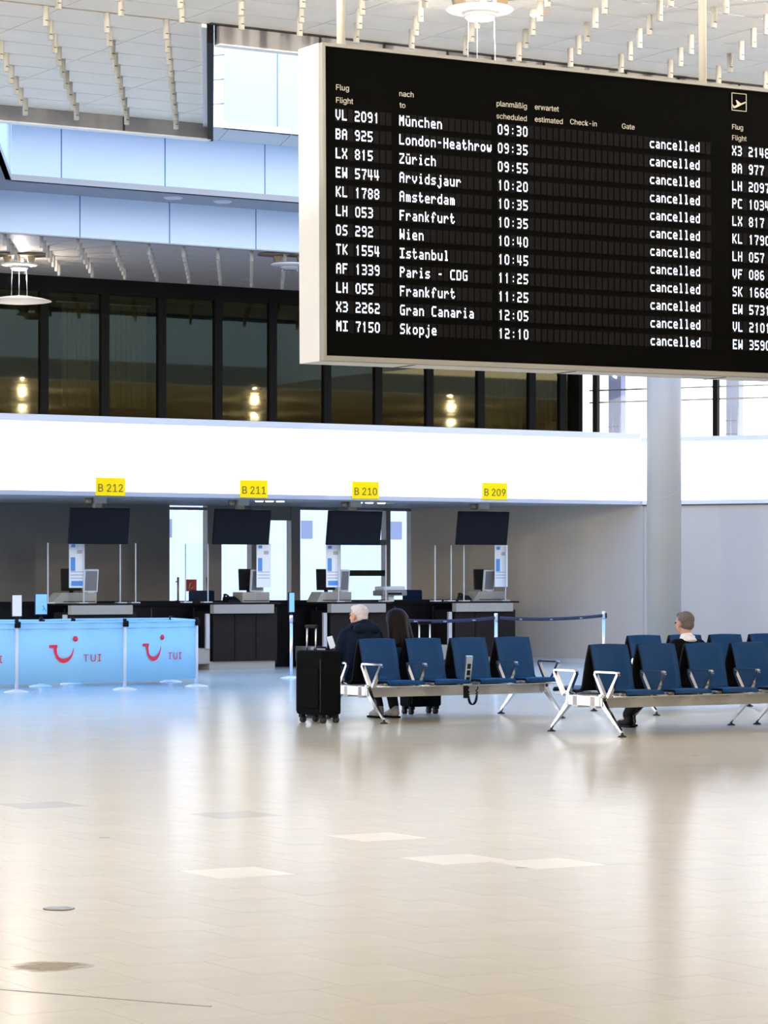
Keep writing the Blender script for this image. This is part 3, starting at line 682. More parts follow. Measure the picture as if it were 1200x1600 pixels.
# beige plinth boxes + displays + monitors + leaflets
def pbox(px0, px1, label, slope=0):
    v = 41.35; a_ = on_desk(px0, v); L = ux(px1, v) - ux(px0, v)
    t = thing('reader_box', label, 'equipment box', a_, TH, 'beige reader boxes on the desks')
    MB().add([(-slope, 0, 0), (L, 0, 0), (L, .35, 0), (-slope, .35, 0), (0, 0, .17), (L, 0, .17), (L, .35, .17), (0, .35, .17)], [(0, 3, 2, 1), (4, 5, 6, 7), (0, 1, 5, 4), (1, 2, 6, 5), (2, 3, 7, 6), (3, 0, 4, 7)]).build('body', M['beige'], t)
    MB().box(.02, L - .02, -.004, 0, .02, .035).build('slot', M['slot'], t)
def mirror(px, w_, label, tilt=0):
    v = 41.45; a_ = on_desk(px, v)
    t = thing('tilted_display', label, 'display', (a_[0], a_[1], 1.27), TH, 'silver framed displays on the desks'); T = Matrix.Rotation(R(7), 4, 'X')
    MB().box(-w_ / 2, w_ / 2, -.01, .03, .02, .39, T, bev=.004).build('frame', M['casing'], t)
    MB().box(-w_ / 2 + .022, w_ / 2 - .022, -.014, -.009, .045, .365, T).build('screen', M['framegrey'], t)
    MB().box(-.06, .06, -.03, .10, 0, .03).build('foot', M['casing'], t)
def monitor(px, label):
    v = 41.62; a_ = on_desk(px, v)
    t = thing('desk_monitor', label, 'monitor', (a_[0], a_[1], 1.11), TH, 'black desk monitors seen from behind')
    MB().box(-.17, .17, -.02, .03, .20, .56, Matrix.Rotation(R(-4), 4, 'X') , bev=.006).build('housing', M['blackp'], t)
    MB().box(-.03, .03, .0, .03, .0, .25).build('stand', M['blackp'], t); MB().box(-.11, .11, -.07, .09, 0, .015).build('foot', M['blackp'], t)
def leaflet(px, label, z0=1.36, full=True):
    v = 41.28; a_ = on_desk(px, v)
    t = thing('notice_stand', label, 'notice', (a_[0], a_[1], 1.11), TH, 'white notices on acrylic stands')
    MB().box(-.135, .135, -.004, .004, z0 - 1.11, .98).build('sheet', M['paper'], t)
    MB().box(-.14, .14, .004, .010, .0, .99).build('acrylic_back', M['acrylic'], t)
    g = MB(); zz = .98
    g.box(-.10, -.03, -.007, -.004, .90, .95); g.box(-.11, -.03, -.007, -.004, .52, .74)
    if full: g.box(-.10, .10, -.007, -.004, .28, .36)
    g.build('print_blue', M['lblue'], t)
    g = MB(); g.box(-.0, .09, -.007, -.004, .80, .86)
    for k in range(3): g.box(-.11, .11, -.007, -.004, .40 + .05 * k, .412 + .05 * k)
    g.build('print_grey', M['soffit'], t)
pbox(97, 151, 'beige reader box with sloping side on the B 212 desk', .18); pbox(379, 421, 'beige reader box left of the steel post with blue sign', 0)
pbox(503, 549, 'beige reader box just above the white-haired man', .1); pbox(748, 790, 'beige reader box before the grey wall', .12)
mirror(141, .25, 'silver framed tilted display beside the notice on the leftmost desk'); mirror(401, .25, 'silver framed tilted display on desk B 211 before the bright left windows')
mirror(537, .18, 'narrow silver framed tilted display above the white-haired man'); mirror(763, .22, 'silver framed tilted display against the grey wall')
monitor(112, 'black desk monitor at the left behind the leftmost notice'); monitor(389, 'black desk monitor seen against the bright left windows'); monitor(510, 'black desk monitor left of the notice above the white-haired man'); monitor(755, 'black desk monitor against the grey wall')
leaflet(120, 'tall white and blue notice on the leftmost desk B 212'); leaflet(412, 'tall white notice on the B 211 desk against the bright window', full=False)
leaflet(520.5, 'tall white and blue notice on desk B 210 in front of the middle window'); leaflet(783, 'tall white notice on the B 209 desk against the grey wall', full=False)
def screen_guard(px0, px1, label, sep=None):
    v = 41.24; a_ = on_desk(px0, v); L = ux(px1, v) - ux(px0, v)
    t = thing('acrylic_guard', label, 'screen', a_, TH, 'clear acrylic guards on the desks')
    MB().box(0, L, 0, .006, .02, .97).build('sheet', M['acrylic'], t)
    for x in [0, L] + ([ux(s, v) - ux(px0, v) for s in sep] if sep else []): MB().box(x - .008, x + .008, -.006, .012, .0, .97).build('edge', M['acrylic_edge'], t)
    MB().box(-.06, .10, -.05, .08, 0, .02).box(L - .10, L + .06, -.05, .08, 0, .02).build('foot', M['alup'], t)
screen_guard(75, 131, 'clear acrylic guard standing at the left half of the B 212 desk'); screen_guard(188, 212, 'narrow acrylic guard at the right end of the B 212 desk')
screen_guard(290, 325, 'clear acrylic guard with bright edge beside the window with the red sign'); screen_guard(529, 603, 'wide clear acrylic guard on the desk behind the couple')
screen_guard(680, 705, 'small clear acrylic guard with bright edge against the grey wall'); screen_guard(725, 790, 'clear acrylic guard on the desk nearest the grey wall')
# phones, printer
def phone(px, label):
    a_ = on_desk(px, 41.5); t = thing('telephone', label, 'telephone', a_, TH, 'black desk telephones')
    MB().add([(-.12, -.1, 0), (.12, -.1, 0), (.12, .12, 0), (-.12, .12, 0), (-.11, -.09, .03), (.11, -.09, .03), (.11, .1, .10), (-.11, .1, .10)], [(0, 3, 2, 1), (4, 5, 6, 7), (0, 1, 5, 4), (1, 2, 6, 5), (2, 3, 7, 6), (3, 0, 4, 7)]).build('base', M['blackp'], t)
    MB().tube([(-.09, -.08, .07), (-.085, -.03, .11), (-.085, .04, .13), (-.09, .09, .12)], [.025, .016, .016, .025]).build('handset', M['blackp'], t)
phone(362, 'black telephone on the desk between the windows'); phone(728, 'black telephone on the desk before the grey wall')
a_ = on_desk(610, 41.6); t = thing('label_printer', 'grey label printer on its stand right of the B 210 desk, above the woman', 'printer', (a_[0], a_[1], 1.13), TH)
MB().box(-.25, .25, -.15, .18, .08, .17, bev=.02).build('lower_body', M['framegrey'], t); MB().box(-.22, .22, -.14, .17, .17, .24, bev=.02).build('upper_body', M['alup'], t)
MB().box(-.14, .14, -.155, -.14, .10, .13).build('paper_slot', M['black'], t); MB().box(-.05, .05, -.04, .06, -.02, .08).build('stand', M['alup'], t)
# office chairs
def office_chair(px, v, rz, label):
    w = uw(ux(px, v), v); t = thing('office_chair', label, 'chair', (w.x, w.y, 0), TH + rz, 'navy office chairs behind the desks')
    bm = MB(); bm.box(-.24, .24, .18, .25, .72, 1.30, bev=.03); bm.build('backrest', M['navy'], t)
    MB().box(-.25, .25, -.25, .22, .52, .60, bev=.03).build('seat', M['navy'], t)
    MB().box(-.03, .03, .22, .26, .50, .80).build('back_bar', M['blackp'], t); MB().cyl(0, 0, .10, .53, .03).build('gas_column', M['alup'], t)
    for k in range(5):
        a = k * 2 * math.pi / 5; MB().tube([(0, 0, .11), (.30 * math.cos(a), .30 * math.sin(a), .07)], [.028, .018]).build('foot_arm', M['blackp'], t)
        MB().ball((.30 * math.cos(a), .30 * math.sin(a), .035), (.03, .03, .035)).build('castor', M['rubber'], t)
    for s in (-1, 1):
        MB().tube([(s * .25, .0, .56), (s * .30, .0, .60), (s * .30, .0, .78)], .014).build('arm_post', M['blackp'], t); MB().box(s * .30 - .03, s * .30 + .03, -.13, .12, .78, .81, bev=.01).build('armrest', M['blackp'], t)
office_chair(306, 43.3, R(180), 'navy office chair in front of the left window by the red sign')
office_chair(658, 43.3, R(100), 'navy office chair seen edge-on between the B 210 and B 209 desks')

# ================================================================== BANNER BARRIER, POSTS
def post(x, y, label, kind='banner', h=.97, group='posts of the banner barrier', sign=None, shell=None):
    t = thing('barrier_post', label, 'post', (x, y, 0), TH, group)
    MB().lathe([(.165, 0), (.165, .012), (.10, .028), (.03, .04)], 30).build('base', M['postw'], t)
    MB().cyl(0, 0, .03, h - .11, .024, 16).build('tube', M['postw'] if kind == 'banner' else M['alu'], t)
    MB().lathe([(.028, h - .11), (.028, h - .01), (.022, h)], 16).build('head', M['blackp'] if kind == 'banner' else M['alu'], t)
    MB().box(.02, .05, -.02, .02, h - .11, h - .03).build('clip', M['blackp'], t)
    return t
F1, F2, F3 = flo(26, 1082), flo(195, 1078), flo(307, 1073)
G1, G2, G3 = flo(64, 1073), at(112, 40.3), flo(267, 1066)
F0 = F1 - (F2 - F1)
post(F1.x, F1.y, 'white banner post with blank sign holder, front row left'); post(F2.x, F2.y, 'white banner post between the two printed banners')
post(F3.x, F3.y, 'white banner post at the right corner of the barrier'); post(G1.x, G1.y, 'white banner post with light blue sign, back row')
post(G2.x, G2.y, 'white banner post in the back row, second from the left'); post(G3.x, G3.y, 'white banner post in the back row near the right corner')
post(F0.x, F0.y, 'white banner post at the far left, outside the frame')
def banner(a, b, label, logo=None, back=False):
    L = (b - a).length; rz = rot_align(a, b)
    t = thing('banner', label, 'banner', (a.x, a.y, 0), rz, 'light blue banners of the queue barrier')
    n = 16; g = MB(); v_ = []; f_ = []
    z0, z1 = .115, .93
    for i in range(n + 1):
        x = .02 + (L - .04) * i / n; yy = .004 * math.sin(i * 1.3)
        v_ += [(x, yy - .002, z0), (x, yy - .002, z1), (x, yy + .003, z0), (x, yy + .003, z1)]
        if i: q = 4 * i; f_ += [(q - 4, q, q + 1, q - 3), (q - 2, q - 1, q + 3, q + 2), (q - 3, q + 1, q + 3, q - 1), (q - 4, q - 2, q + 2, q)]
    g.add(v_, f_, True).build('cloth', M['banner'], t)
    MB().box(.03, L - .03, -.008, .01, z1 - .012, z1 + .012).build('top_bar', M['banner'], t)
    MB().box(.03, L - .03, -.006, .008, z1 - .09, z1 - .086).build('hem_line', M['metalblue'], t)
    if logo is not None:
        lx = logo; S = .42
        g = MB(); y = -.012
        # smile : bar at upper left, thick crescent, dot at upper right
        g.box(lx, lx + .12, y - .001, y + .001, .585, .625)
        N = 20; out = []; inn = []
        for i in range(N + 1):
            t_ = i / N; a_ = R(180) + R(180) * t_
            cx_, cz_ = lx + .21, .585
            out.append((cx_ + .145 * math.cos(a_) * (1.06 if t_ > .5 else 1), y, cz_ + .205 * math.sin(a_)))
            inn.append((cx_ + (.145 - .042 * (1 - t_) ** .6 - .004) * math.cos(a_) * (1.06 if t_ > .5 else 1), y, cz_ + (.205 - .060 * math.sin(math.pi * t_) ** .8) * math.sin(a_)))
        g.add(out + inn, [(i, i + 1, N + 2 + i, N + 1 + i) for i in range(N)])
        g.lathe([(.038, 0), (.038, .002)], 20, Matrix.Translation((lx + .385, y, .705)) @ Matrix.Rotation(R(90), 4, 'X'))
        g.build('smile_logo', M['red'], t)
        me = text_mesh('lettering', 'TUI', .19, M['red'], .001, sx=1.0, spc=1.18); obj('lettering', me, t, (lx + .50, -.012, .395))
    return t
banner(F0, F1, 'light blue banner at the far left edge with a cut-off red logo', .62)
banner(F1, F2, 'widest light blue banner with red smile logo, front row', .47)
banner(F2, F3, 'light blue banner with red smile logo at the right, turned away', .34)
banner(G1, G2, 'short plain light blue banner in the back row'); banner(G2, G3, 'long plain light blue banner in the back row behind the printed ones'); banner(G3, F3, 'narrow light blue banner closing the right corner of the barrier')
banner(at(-60, 39.2), G1, 'plain light blue banner at the back left edge')
def sign_holder(p, z0, col, label, w_=.15, rz=TH, h=.30):
    t = thing('sign_holder', label, 'sign', (p.x, p.y, z0), rz, 'portrait sign holders on barrier posts')
    MB().box(-w_ / 2, w_ / 2, -.012, .012, .04, .04 + h, bev=.008).build('frame', M['blackp'], t)
    MB().box(-w_ / 2 + .008, w_ / 2 - .008, -.014, -.011, .05, .03 + h).build('sheet', col, t)
    MB().cyl(0, 0, 0, .05, .012).build('socket', M['blackp'], t)
    return t
sign_holder(F1, .965, M['paper'], 'blank white portrait sign on the left front banner post')
s1 = sign_holder(G1, .965, M['banner'], 'light blue portrait sign with small pictures on the back banner post', .19)
MB().tube([(.02, -.016, .10), (.04, -.016, .14), (.02, -.016, .17), (.05, -.016, .13), (.07, -.016, .09)], .006, 6).build('print', M['lblue'], s1)
MB().box(-.03, .05, -.0155, -.0142, .25, .255).box(-.03, .04, -.0155, -.0142, .22, .225).build('print_lines', M['soffit'], s1)
p = flo(455, 1060); post(p.x, p.y, 'steel post with blue sign standing in front of the desks', 'belt', .96, 'belt posts')
sign_holder(p, .955, M['banner'], 'light blue narrow sign on the single steel post', .13, TH + R(20), .31)
def bpost(px, D, label):
    w = at(px, D); return w, post(w.x, w.y, label, 'belt', 1.0, 'belt posts')
w1, _ = bpost(943, 44.0, 'steel belt post at the right end of the navy belt'); w2, _ = bpost(775, 41.7, 'steel belt post in the middle of the navy belt'); w3, _ = bpost(612, 40.0, 'steel belt post behind the dark-haired woman')
def belt(a, b, label):
    L = (b - a).length; t = thing('barrier_belt', label, 'belt', (a.x, a.y, 0), rot_align(a, b), 'navy belts')
    n = 10; v_, f_ = [], []
    for i in range(n + 1):
        q = i / n; x = .03 + (L - .06) * q; s = -.035 * 4 * q * (1 - q)
        v_ += [(x, -.001, .905 + s), (x, -.001, .955 + s), (x, .001, .905 + s), (x, .001, .955 + s)]
        if i: k = 4 * i; f_ += [(k - 4, k, k + 1, k - 3), (k - 2, k - 1, k + 3, k + 2), (k - 3, k + 1, k + 3, k - 1), (k - 4, k - 2, k + 2, k)]
    MB().add(v_, f_, True).build('webbing', M['tape'], t)
    for q in (.22, .5, .78):
        s = -.035 * 4 * q * (1 - q); me = text_mesh('lettering', 'Airport', .034, M['paper'], .0005, 'CENTER'); obj('lettering', me, t, (L * q, -.004, .918 + s))
belt(w2, w1, 'navy printed belt stretched along the grey wall'); belt(w3, w2, 'navy printed belt stretched in front of the B 209 desk')

# ================================================================== BENCHES
PIT, SW = .58, .445
def shell_mesh(name, y0, s, w=SW):
    """seat and back in one curved sheet ; s=-1 faces the near side"""
    prof = [(.62, .470), (.60, .455), (.50, .440), (.36, .432), (.24, .425), (.17, .432), (.125, .46), (.105, .52), (.085, .60), (.055, .70), (.015, .80), (-.010, .87), (-.018, .875)]
    prof = [(.612, .405), (.607, .428), (.585, .443), (.44, .440), (.30, .432), (.20, .425), (.145, .432), (.115, .46), (.10, .52), (.082, .60), (.058, .70), (.025, .80), (.0, .868), (-.006, .875)]
    g = MB(); v_, f_, = [], []; n = len(prof)
    nx = 6
    for side in (0, 1):
        for i, (y, z) in enumerate(prof):
            a = prof[max(0, i - 1)]; b_ = prof[min(n - 1, i + 1)]; dy, dz = b_[0] - a[0], b_[1] - a[1]; L_ = math.hypot(dy, dz); ny, nz = dz / L_, -dy / L_
            o = .022 * side
            for k in range(nx + 1):
                x = -w / 2 + w * k / nx; cur = -.012 * (1 - (2 * k / nx - 1) ** 2)
                v_.append((x, s * (y0 + y - ny * (o + cur) * (1 if True else 0)), z - nz * (o + cur)))
    m = n * (nx + 1)
    for side in (0, 1):
        for i in range(n - 1):
            for k in range(nx):
                q = side * m + i * (nx + 1) + k; f = (q, q + 1, q + nx + 2, q + nx + 1); f_.append(f if (side == 0) else f[::-1])
    g.cur = 0; g.add(v_[:], [f for f in f_[:(n - 1) * nx]], True)
    base = len(g.v) - len(v_)
    g.cur = 1
    for f in f_[(n - 1) * nx:]: g.f.append([base + i for i in f]); g.mi.append(1); g.sm.append(True)
    rim = []
    for i in range(n - 1):
        for k in (0, nx): q = i * (nx + 1) + k; rim.append((q, q + nx + 1, m + q + nx + 1, m + q))
    for k in range(nx):
        for i in (0, n - 1): q = i * (nx + 1) + k; rim.append((q, q + 1, m + q + 1, m + q))
    for f in rim: g.f.append([base + i for i in f]); g.mi.append(1); g.sm.append(False)
    return g.mesh(name, [M['seat'], M['seatd']])
# local axes : x along the bench, y=0 is the centre line, near side is -y
def arm_mb(s, y0=.10):
    g = MB(); ya, yb = s * (y0 + .05), s * (y0 + .45); y1, y2 = s * (y0 + .17), s * (y0 + .33)
    pts = [(0, s * (y0 + .215), .375), (0, ya + s * .01, .60), (0, ya + s * .03, .617), (0, yb - s * .03, .617), (0, yb - s * .01, .60), (0, s * (y0 + .275), .375)]
    def flat(p, q, w0, w1, tx=.018):
        p = Vector(p); q = Vector(q); d = (q - p).normalized(); nrm = Vector((0, -d.z, d.y))
        v = []
        for c, w_ in ((p, w0), (q, w1)):
            for sx in (-tx, tx):
                for sn in (-w_, w_): v.append(tuple(c + Vector((sx, 0, 0)) + nrm * sn))
        g.add(v, [(0, 1, 3, 2), (4, 6, 7, 5), (0, 4, 5, 1), (2, 3, 7, 6), (0, 2, 6, 4), (1, 5, 7, 3)])
    flat(pts[0], pts[1], .020, .015); flat(pts[4], pts[5], .015, .020); flat(pts[1], pts[2], .013, .012); flat(pts[3], pts[4], .012, .013)
    flat(pts[2], pts[3], .010, .010, .022)
    return g
def bench(loc, n, near_label, rz=TH, arms_near=None, arms_far=None, charger=None, group=None, Y0=.12, ends=(True, True)):
    t = thing('waiting_bench', near_label, 'bench', loc, rz, 'double-sided waiting benches')
    Ln = n * PIT
    MB().box(-.0, Ln + .0, -.20, -.10, .26, .385, bev=.012).build('beam', M['casing'], t); MB().box(0, Ln, .10, .20, .26, .385, bev=.012).build('beam', M['casing'], t)
    MB().box(0, .05, -.30, .30, .28, .38, bev=.006).build('end_beam', M['chrome'], t); MB().box(Ln - .05, Ln, -.30, .30, .28, .38, bev=.006).build('end_beam', M['chrome'], t)
    MB().tube([(0, -.50, .385), (Ln, -.50, .385)], .010).build('seat_rail', M['chrome'], t); MB().tube([(0, .50, .385), (Ln, .50, .385)], .010).build('seat_rail', M['chrome'], t)
    MB().tube([(0, -.30, .375), (Ln, -.30, .375)], .012).build('seat_rail', M['chrome'], t); MB().tube([(0, .30, .375), (Ln, .30, .375)], .012).build('seat_rail', M['chrome'], t)
    near_me = shell_mesh('seat', Y0 - .10, -1); far_me = shell_mesh('seat', Y0 - .10, 1)
    for s, me in ((-1, near_me), (1, far_me)):
        for i in range(n):
            o = obj('seat', me, t, (PIT * (i + .5), 0, 0))
            g = MB()
            for x in (-.16, .16): g.add([(x - .012, s * .12, .33), (x + .012, s * .12, .33), (x + .012, s * .12, .36), (x - .012, s * .12, .36), (x - .012, s * .62, .425), (x + .012, s * .62, .425), (x + .012, s * .60, .437), (x - .012, s * .60, .437)], [(0, 1, 2, 3), (7, 6, 5, 4), (0, 4, 5, 1), (1, 5, 6, 2), (2, 6, 7, 3), (3, 7, 4, 0)])
            g.build('bracket', M['chrome'], o)
    arm_n = arm_mb(-1).mesh('armrest', M['chrome']); arm_f = arm_mb(1).mesh('armrest', M['chrome'])
    for i in (range(n + 1) if arms_near is None else arms_near): obj('armrest', arm_n, t, (PIT * i + (.03 if i == 0 else -.03 if i == n else 0), 0, 0))
    for i in (range(n + 1) if arms_far is None else arms_far): obj('armrest', arm_f, t, (PIT * i + (.03 if i == 0 else -.03 if i == n else 0), 0, 0))
    for x in (.03, Ln - .03):
        for s in (-1, 1):
            g = MB()
            sec = [(s * .27, .33, .045, .022), (s * .33, .27, .032, .018), (s * .47, .15, .022, .015), (s * .585, .055, .015, .012), (s * .60, .035, .010, .010)]
            v_, f_ = [], []
            for y, z, h_, w_ in sec:
                v_ += [(x - w_, y - .7 * h_ * s, z - .5 * h_), (x + w_, y - .7 * h_ * s, z - .5 * h_), (x + w_, y + .7 * h_ * s, z + .5 * h_), (x - w_, y + .7 * h_ * s, z + .5 * h_)]
            for i in range(len(sec) - 1):
                for k in range(4): a_, b_ = 4 * i + k, 4 * i + (k + 1) % 4; f_.append((a_, b_, b_ + 4, a_ + 4))
            f_ += [(3, 2, 1, 0), tuple(len(v_) - 4 + k for k in range(4))]
            o = g.add(v_, f_).build('leg', M['chrome'], t)
            MB().lathe([(.042, 0), (.042, .008), (.014, .022), (.010, .045)], 18, Matrix.Translation((x, s * .60, 0))).build('foot_pad', M['rubber'], o)
            MB().box(x - .03, x + .03, s * .25 if s > 0 else -.31, .31 if s > 0 else -.25, .28, .40, bev=.006).build('leg_socket', M['chrome'], t)
            g = MB(); yy = s * .312; g.box(x - .012, x + .012, min(yy, yy + s * .004), max(yy, yy + s * .004), .295, .365); g.build('socket_slot', M['slot'], t)
    if charger is not None:
        x = PIT * charger
        T = Matrix.Translation((x, -.47, .40)) @ Matrix.Rotation(R(10), 4, 'X')
        c = MB().box(-.04, .04, -.015, .015, -.02, .30, T, bev=.004).build('charging_strip', M['alu'], t)
        MB().box(-.022, .022, -.018, -.015, .16, .215, T).box(-.022, .022, -.018, -.015, .09, .145, T).box(-.022, .022, -.018, -.015, .02, .07, T).build('socket', M['blackp'], c)
        g = MB(); pts = []
        N = 180
        for i in range(N):
            q = i / (N - 1); a_ = q * math.pi
            cx = x + .02 + .055 * (1 - math.cos(a_)) ; cz = .36 - .19 * math.sin(a_) ** .55
            ph = q * 2 * math.pi * 26; pts.append((cx + .011 * math.cos(ph), -.47 + .011 * math.sin(ph), cz))
        g.tube(pts, .006, 5).build('coiled_cable', M['blackp'], c)
        MB().box(x - .03, x + .01, -.49, -.45, .24, .37).build('cable_box', M['blackp'], c)
    return t
def bench_origin(px, py):                              # ground point under the centre line, from the near left foot
    w = flo(px, py); S = Vector((-ST, CT, 0)); Lx = Vector((CT, ST, 0)); return w + S * .60 - Lx * .03
O1 = bench_origin(600, 1131); O2 = bench_origin(972, 1152)
LX = Vector((CT, ST, 0)); SX = Vector((-ST, CT, 0))
def frac(p): return p
bench(O1, 4, 'double-sided blue bench where the couple sits, with charging strip and coiled cable', arms_near=(0, 1, 3, 4), charger=1.97)
bench(O2, 4, 'near dark blue bench on the right in front of the man in white collar', arms_near=(0, 1, 2, 3, 4))
bench(O2 + LX * (4 * PIT + .28), 4, 'dark blue bench continuing the near right bench beyond the picture edge')
O3 = flo(1028, 1118) + SX * .60 - LX * .0
O3 = O3 - LX * .05
bench(O3, 4, 'rear blue bench on the right whose back tops show behind the man in white collar')

# ================================================================== LUGGAGE
def suitcase(loc, rz, w_, d_, h_, handle, label):
    t = thing('suitcase', label, 'suitcase', loc, rz, 'black suitcases by the bench')
    MB().box(0, w_, 0, d_, .085, .085 + h_, bev=.035).build('shell', M['suit'], t)
    MB().box(.04, w_ - .04, -.018, .01, .16, .085 + h_ * .72, bev=.012).build('front_pocket', M['suit'], t)
    MB().tube([(.02, -.004 + .0, .12), (.02, -.004, h_)], .004, 6).tube([(w_ - .02, -.004, .12), (w_ - .02, -.004, h_)], .004, 6).build('zip', M['slot'], t)
    zt = .085 + h_
    for x in (w_ * .5 - .07, w_ * .5 + .07): MB().cyl(x, d_ * .14, zt - .02, handle - .02, .0085).build('handle_tube', M['alu'], t)
    MB().box(w_ * .5 - .088, w_ * .5 + .088, d_ * .14 - .016, d_ * .14 + .016, handle - .03, handle + .005, bev=.01).build('handle_grip', M['blackp'], t)
    MB().tube([(w_ * .5 - .10, d_ * .6, zt - .005), (w_ * .5 - .08, d_ * .6, zt + .03), (w_ * .5 + .08, d_ * .6, zt + .03), (w_ * .5 + .10, d_ * .6, zt - .005)], .010).build('top_grip', M['jnavy'], t)
    for x in (.05, w_ - .05):
        for y in (.05, d_ - .05):
            o = MB().box(x - .028, x + .028, y - .028, y + .028, .055, .095, bev=.006).build('caster_housing', M['blackp'], t)
            MB().lathe([(.030, -.022), (.032, -.018), (.032, -.006), (.02, -.004), (.02, .004), (.032, .006), (.032, .018), (.030, .022)], 18, Matrix.Translation((x, y + .012, .032)) @ Matrix.Rotation(R(90), 4, 'Y')).build('wheel', M['rubber'], o)
    return t
pc = flo(503, 1131)
aL = R(-47)                                            # front face runs from the back-left corner to the near corner
pl_ = pc - Vector((math.cos(aL), math.sin(aL), 0)) * .42
suitcase(pl_, aL, .42, .28, .68, 1.03, 'large black upright suitcase with raised handle at the left end of the couple\'s bench')
ps = O1 + LX * 1.26 + SX * .88
suitcase(ps, TH, .42, .24, .52, 1.04, 'smaller black suitcase standing behind the bench, wheels visible below the seats')

# ================================================================== PEOPLE
def remesh(name, g, m, parent, vox=.009, it=6, sm=True):
    me = g.mesh(name, m); o = obj(name, me, parent)
    r = o.modifiers.new('remesh', 'REMESH'); r.mode = 'VOXEL'; r.voxel_size = vox; r.use_smooth_shade = True
    s = o.modifiers.new('smooth', 'SMOOTH'); s.iterations = it; s.factor = .5
    return o
def head_shape(g, h, yaw, scale=1.0):                  # h = centre of the head ; +y is forward
    T = Matrix.Translation(h) @ Matrix.Rotation(yaw, 4, 'Z') @ Matrix.Scale(scale, 4)
    g.ball((0, -.012, .030), (.076, .096, .090), 24, 16, T); g.ball((0, .028, -.035), (.058, .066, .078), 20, 14, T)
    g.ball((0, .050, -.088), (.032, .034, .024), 12, 8, T); g.ball((0, .094, -.012), (.013, .020, .026), 10, 8, T); g.ball((0, .104, -.026), (.015, .014, .011), 10, 8, T)
    g.ball((0, .078, -.058), (.026, .018, .012), 10, 8, T)
    for s in (-1, 1):
        g.ball((s * .084, -.002, -.012), (.014, .021, .034), 10, 8, T); g.ball((s * .03, .083, .022), (.022, .012, .008), 8, 6, T)
    return T
def hand_shape(g, wrist, fwd, up, side, grip=True):    # side=+1: thumb towards +across
    f = Vector(fwd).normalized(); u = Vector(up).normalized(); a = f.cross(u) * side; w = Vector(wrist)
    k0 = w + f * .085
    for i in (-1, 0, 1): g.cap(w + a * .010 * i, k0 + a * .022 * i, .020, .013, 8)
    for i, L in enumerate((.068, .078, .072, .055)):
        b = k0 + a * (.028 - .0195 * i); m1 = b + f * L * .5 - u * .004; m2 = m1 + (f * .55 - u * .8 if grip else f - u * .25).normalized() * L * .32; m3 = m2 + (f * -.1 - u if grip else f - u * .5).normalized() * L * .25
        g.cap(b, m1, .0098, .009, 8); g.cap(m1, m2, .009, .0085, 8); g.cap(m2, m3, .0085, .0075, 8)
    tb = w + f * .03 + a * .022; t1 = tb + (f * .6 + a * .8).normalized() * .038; t2 = t1 + (f * .9 + a * .1 - u * .3).normalized() * .032
    g.cap(tb, t1, .013, .011, 8); g.cap(t1, t2, .011, .0085, 8)
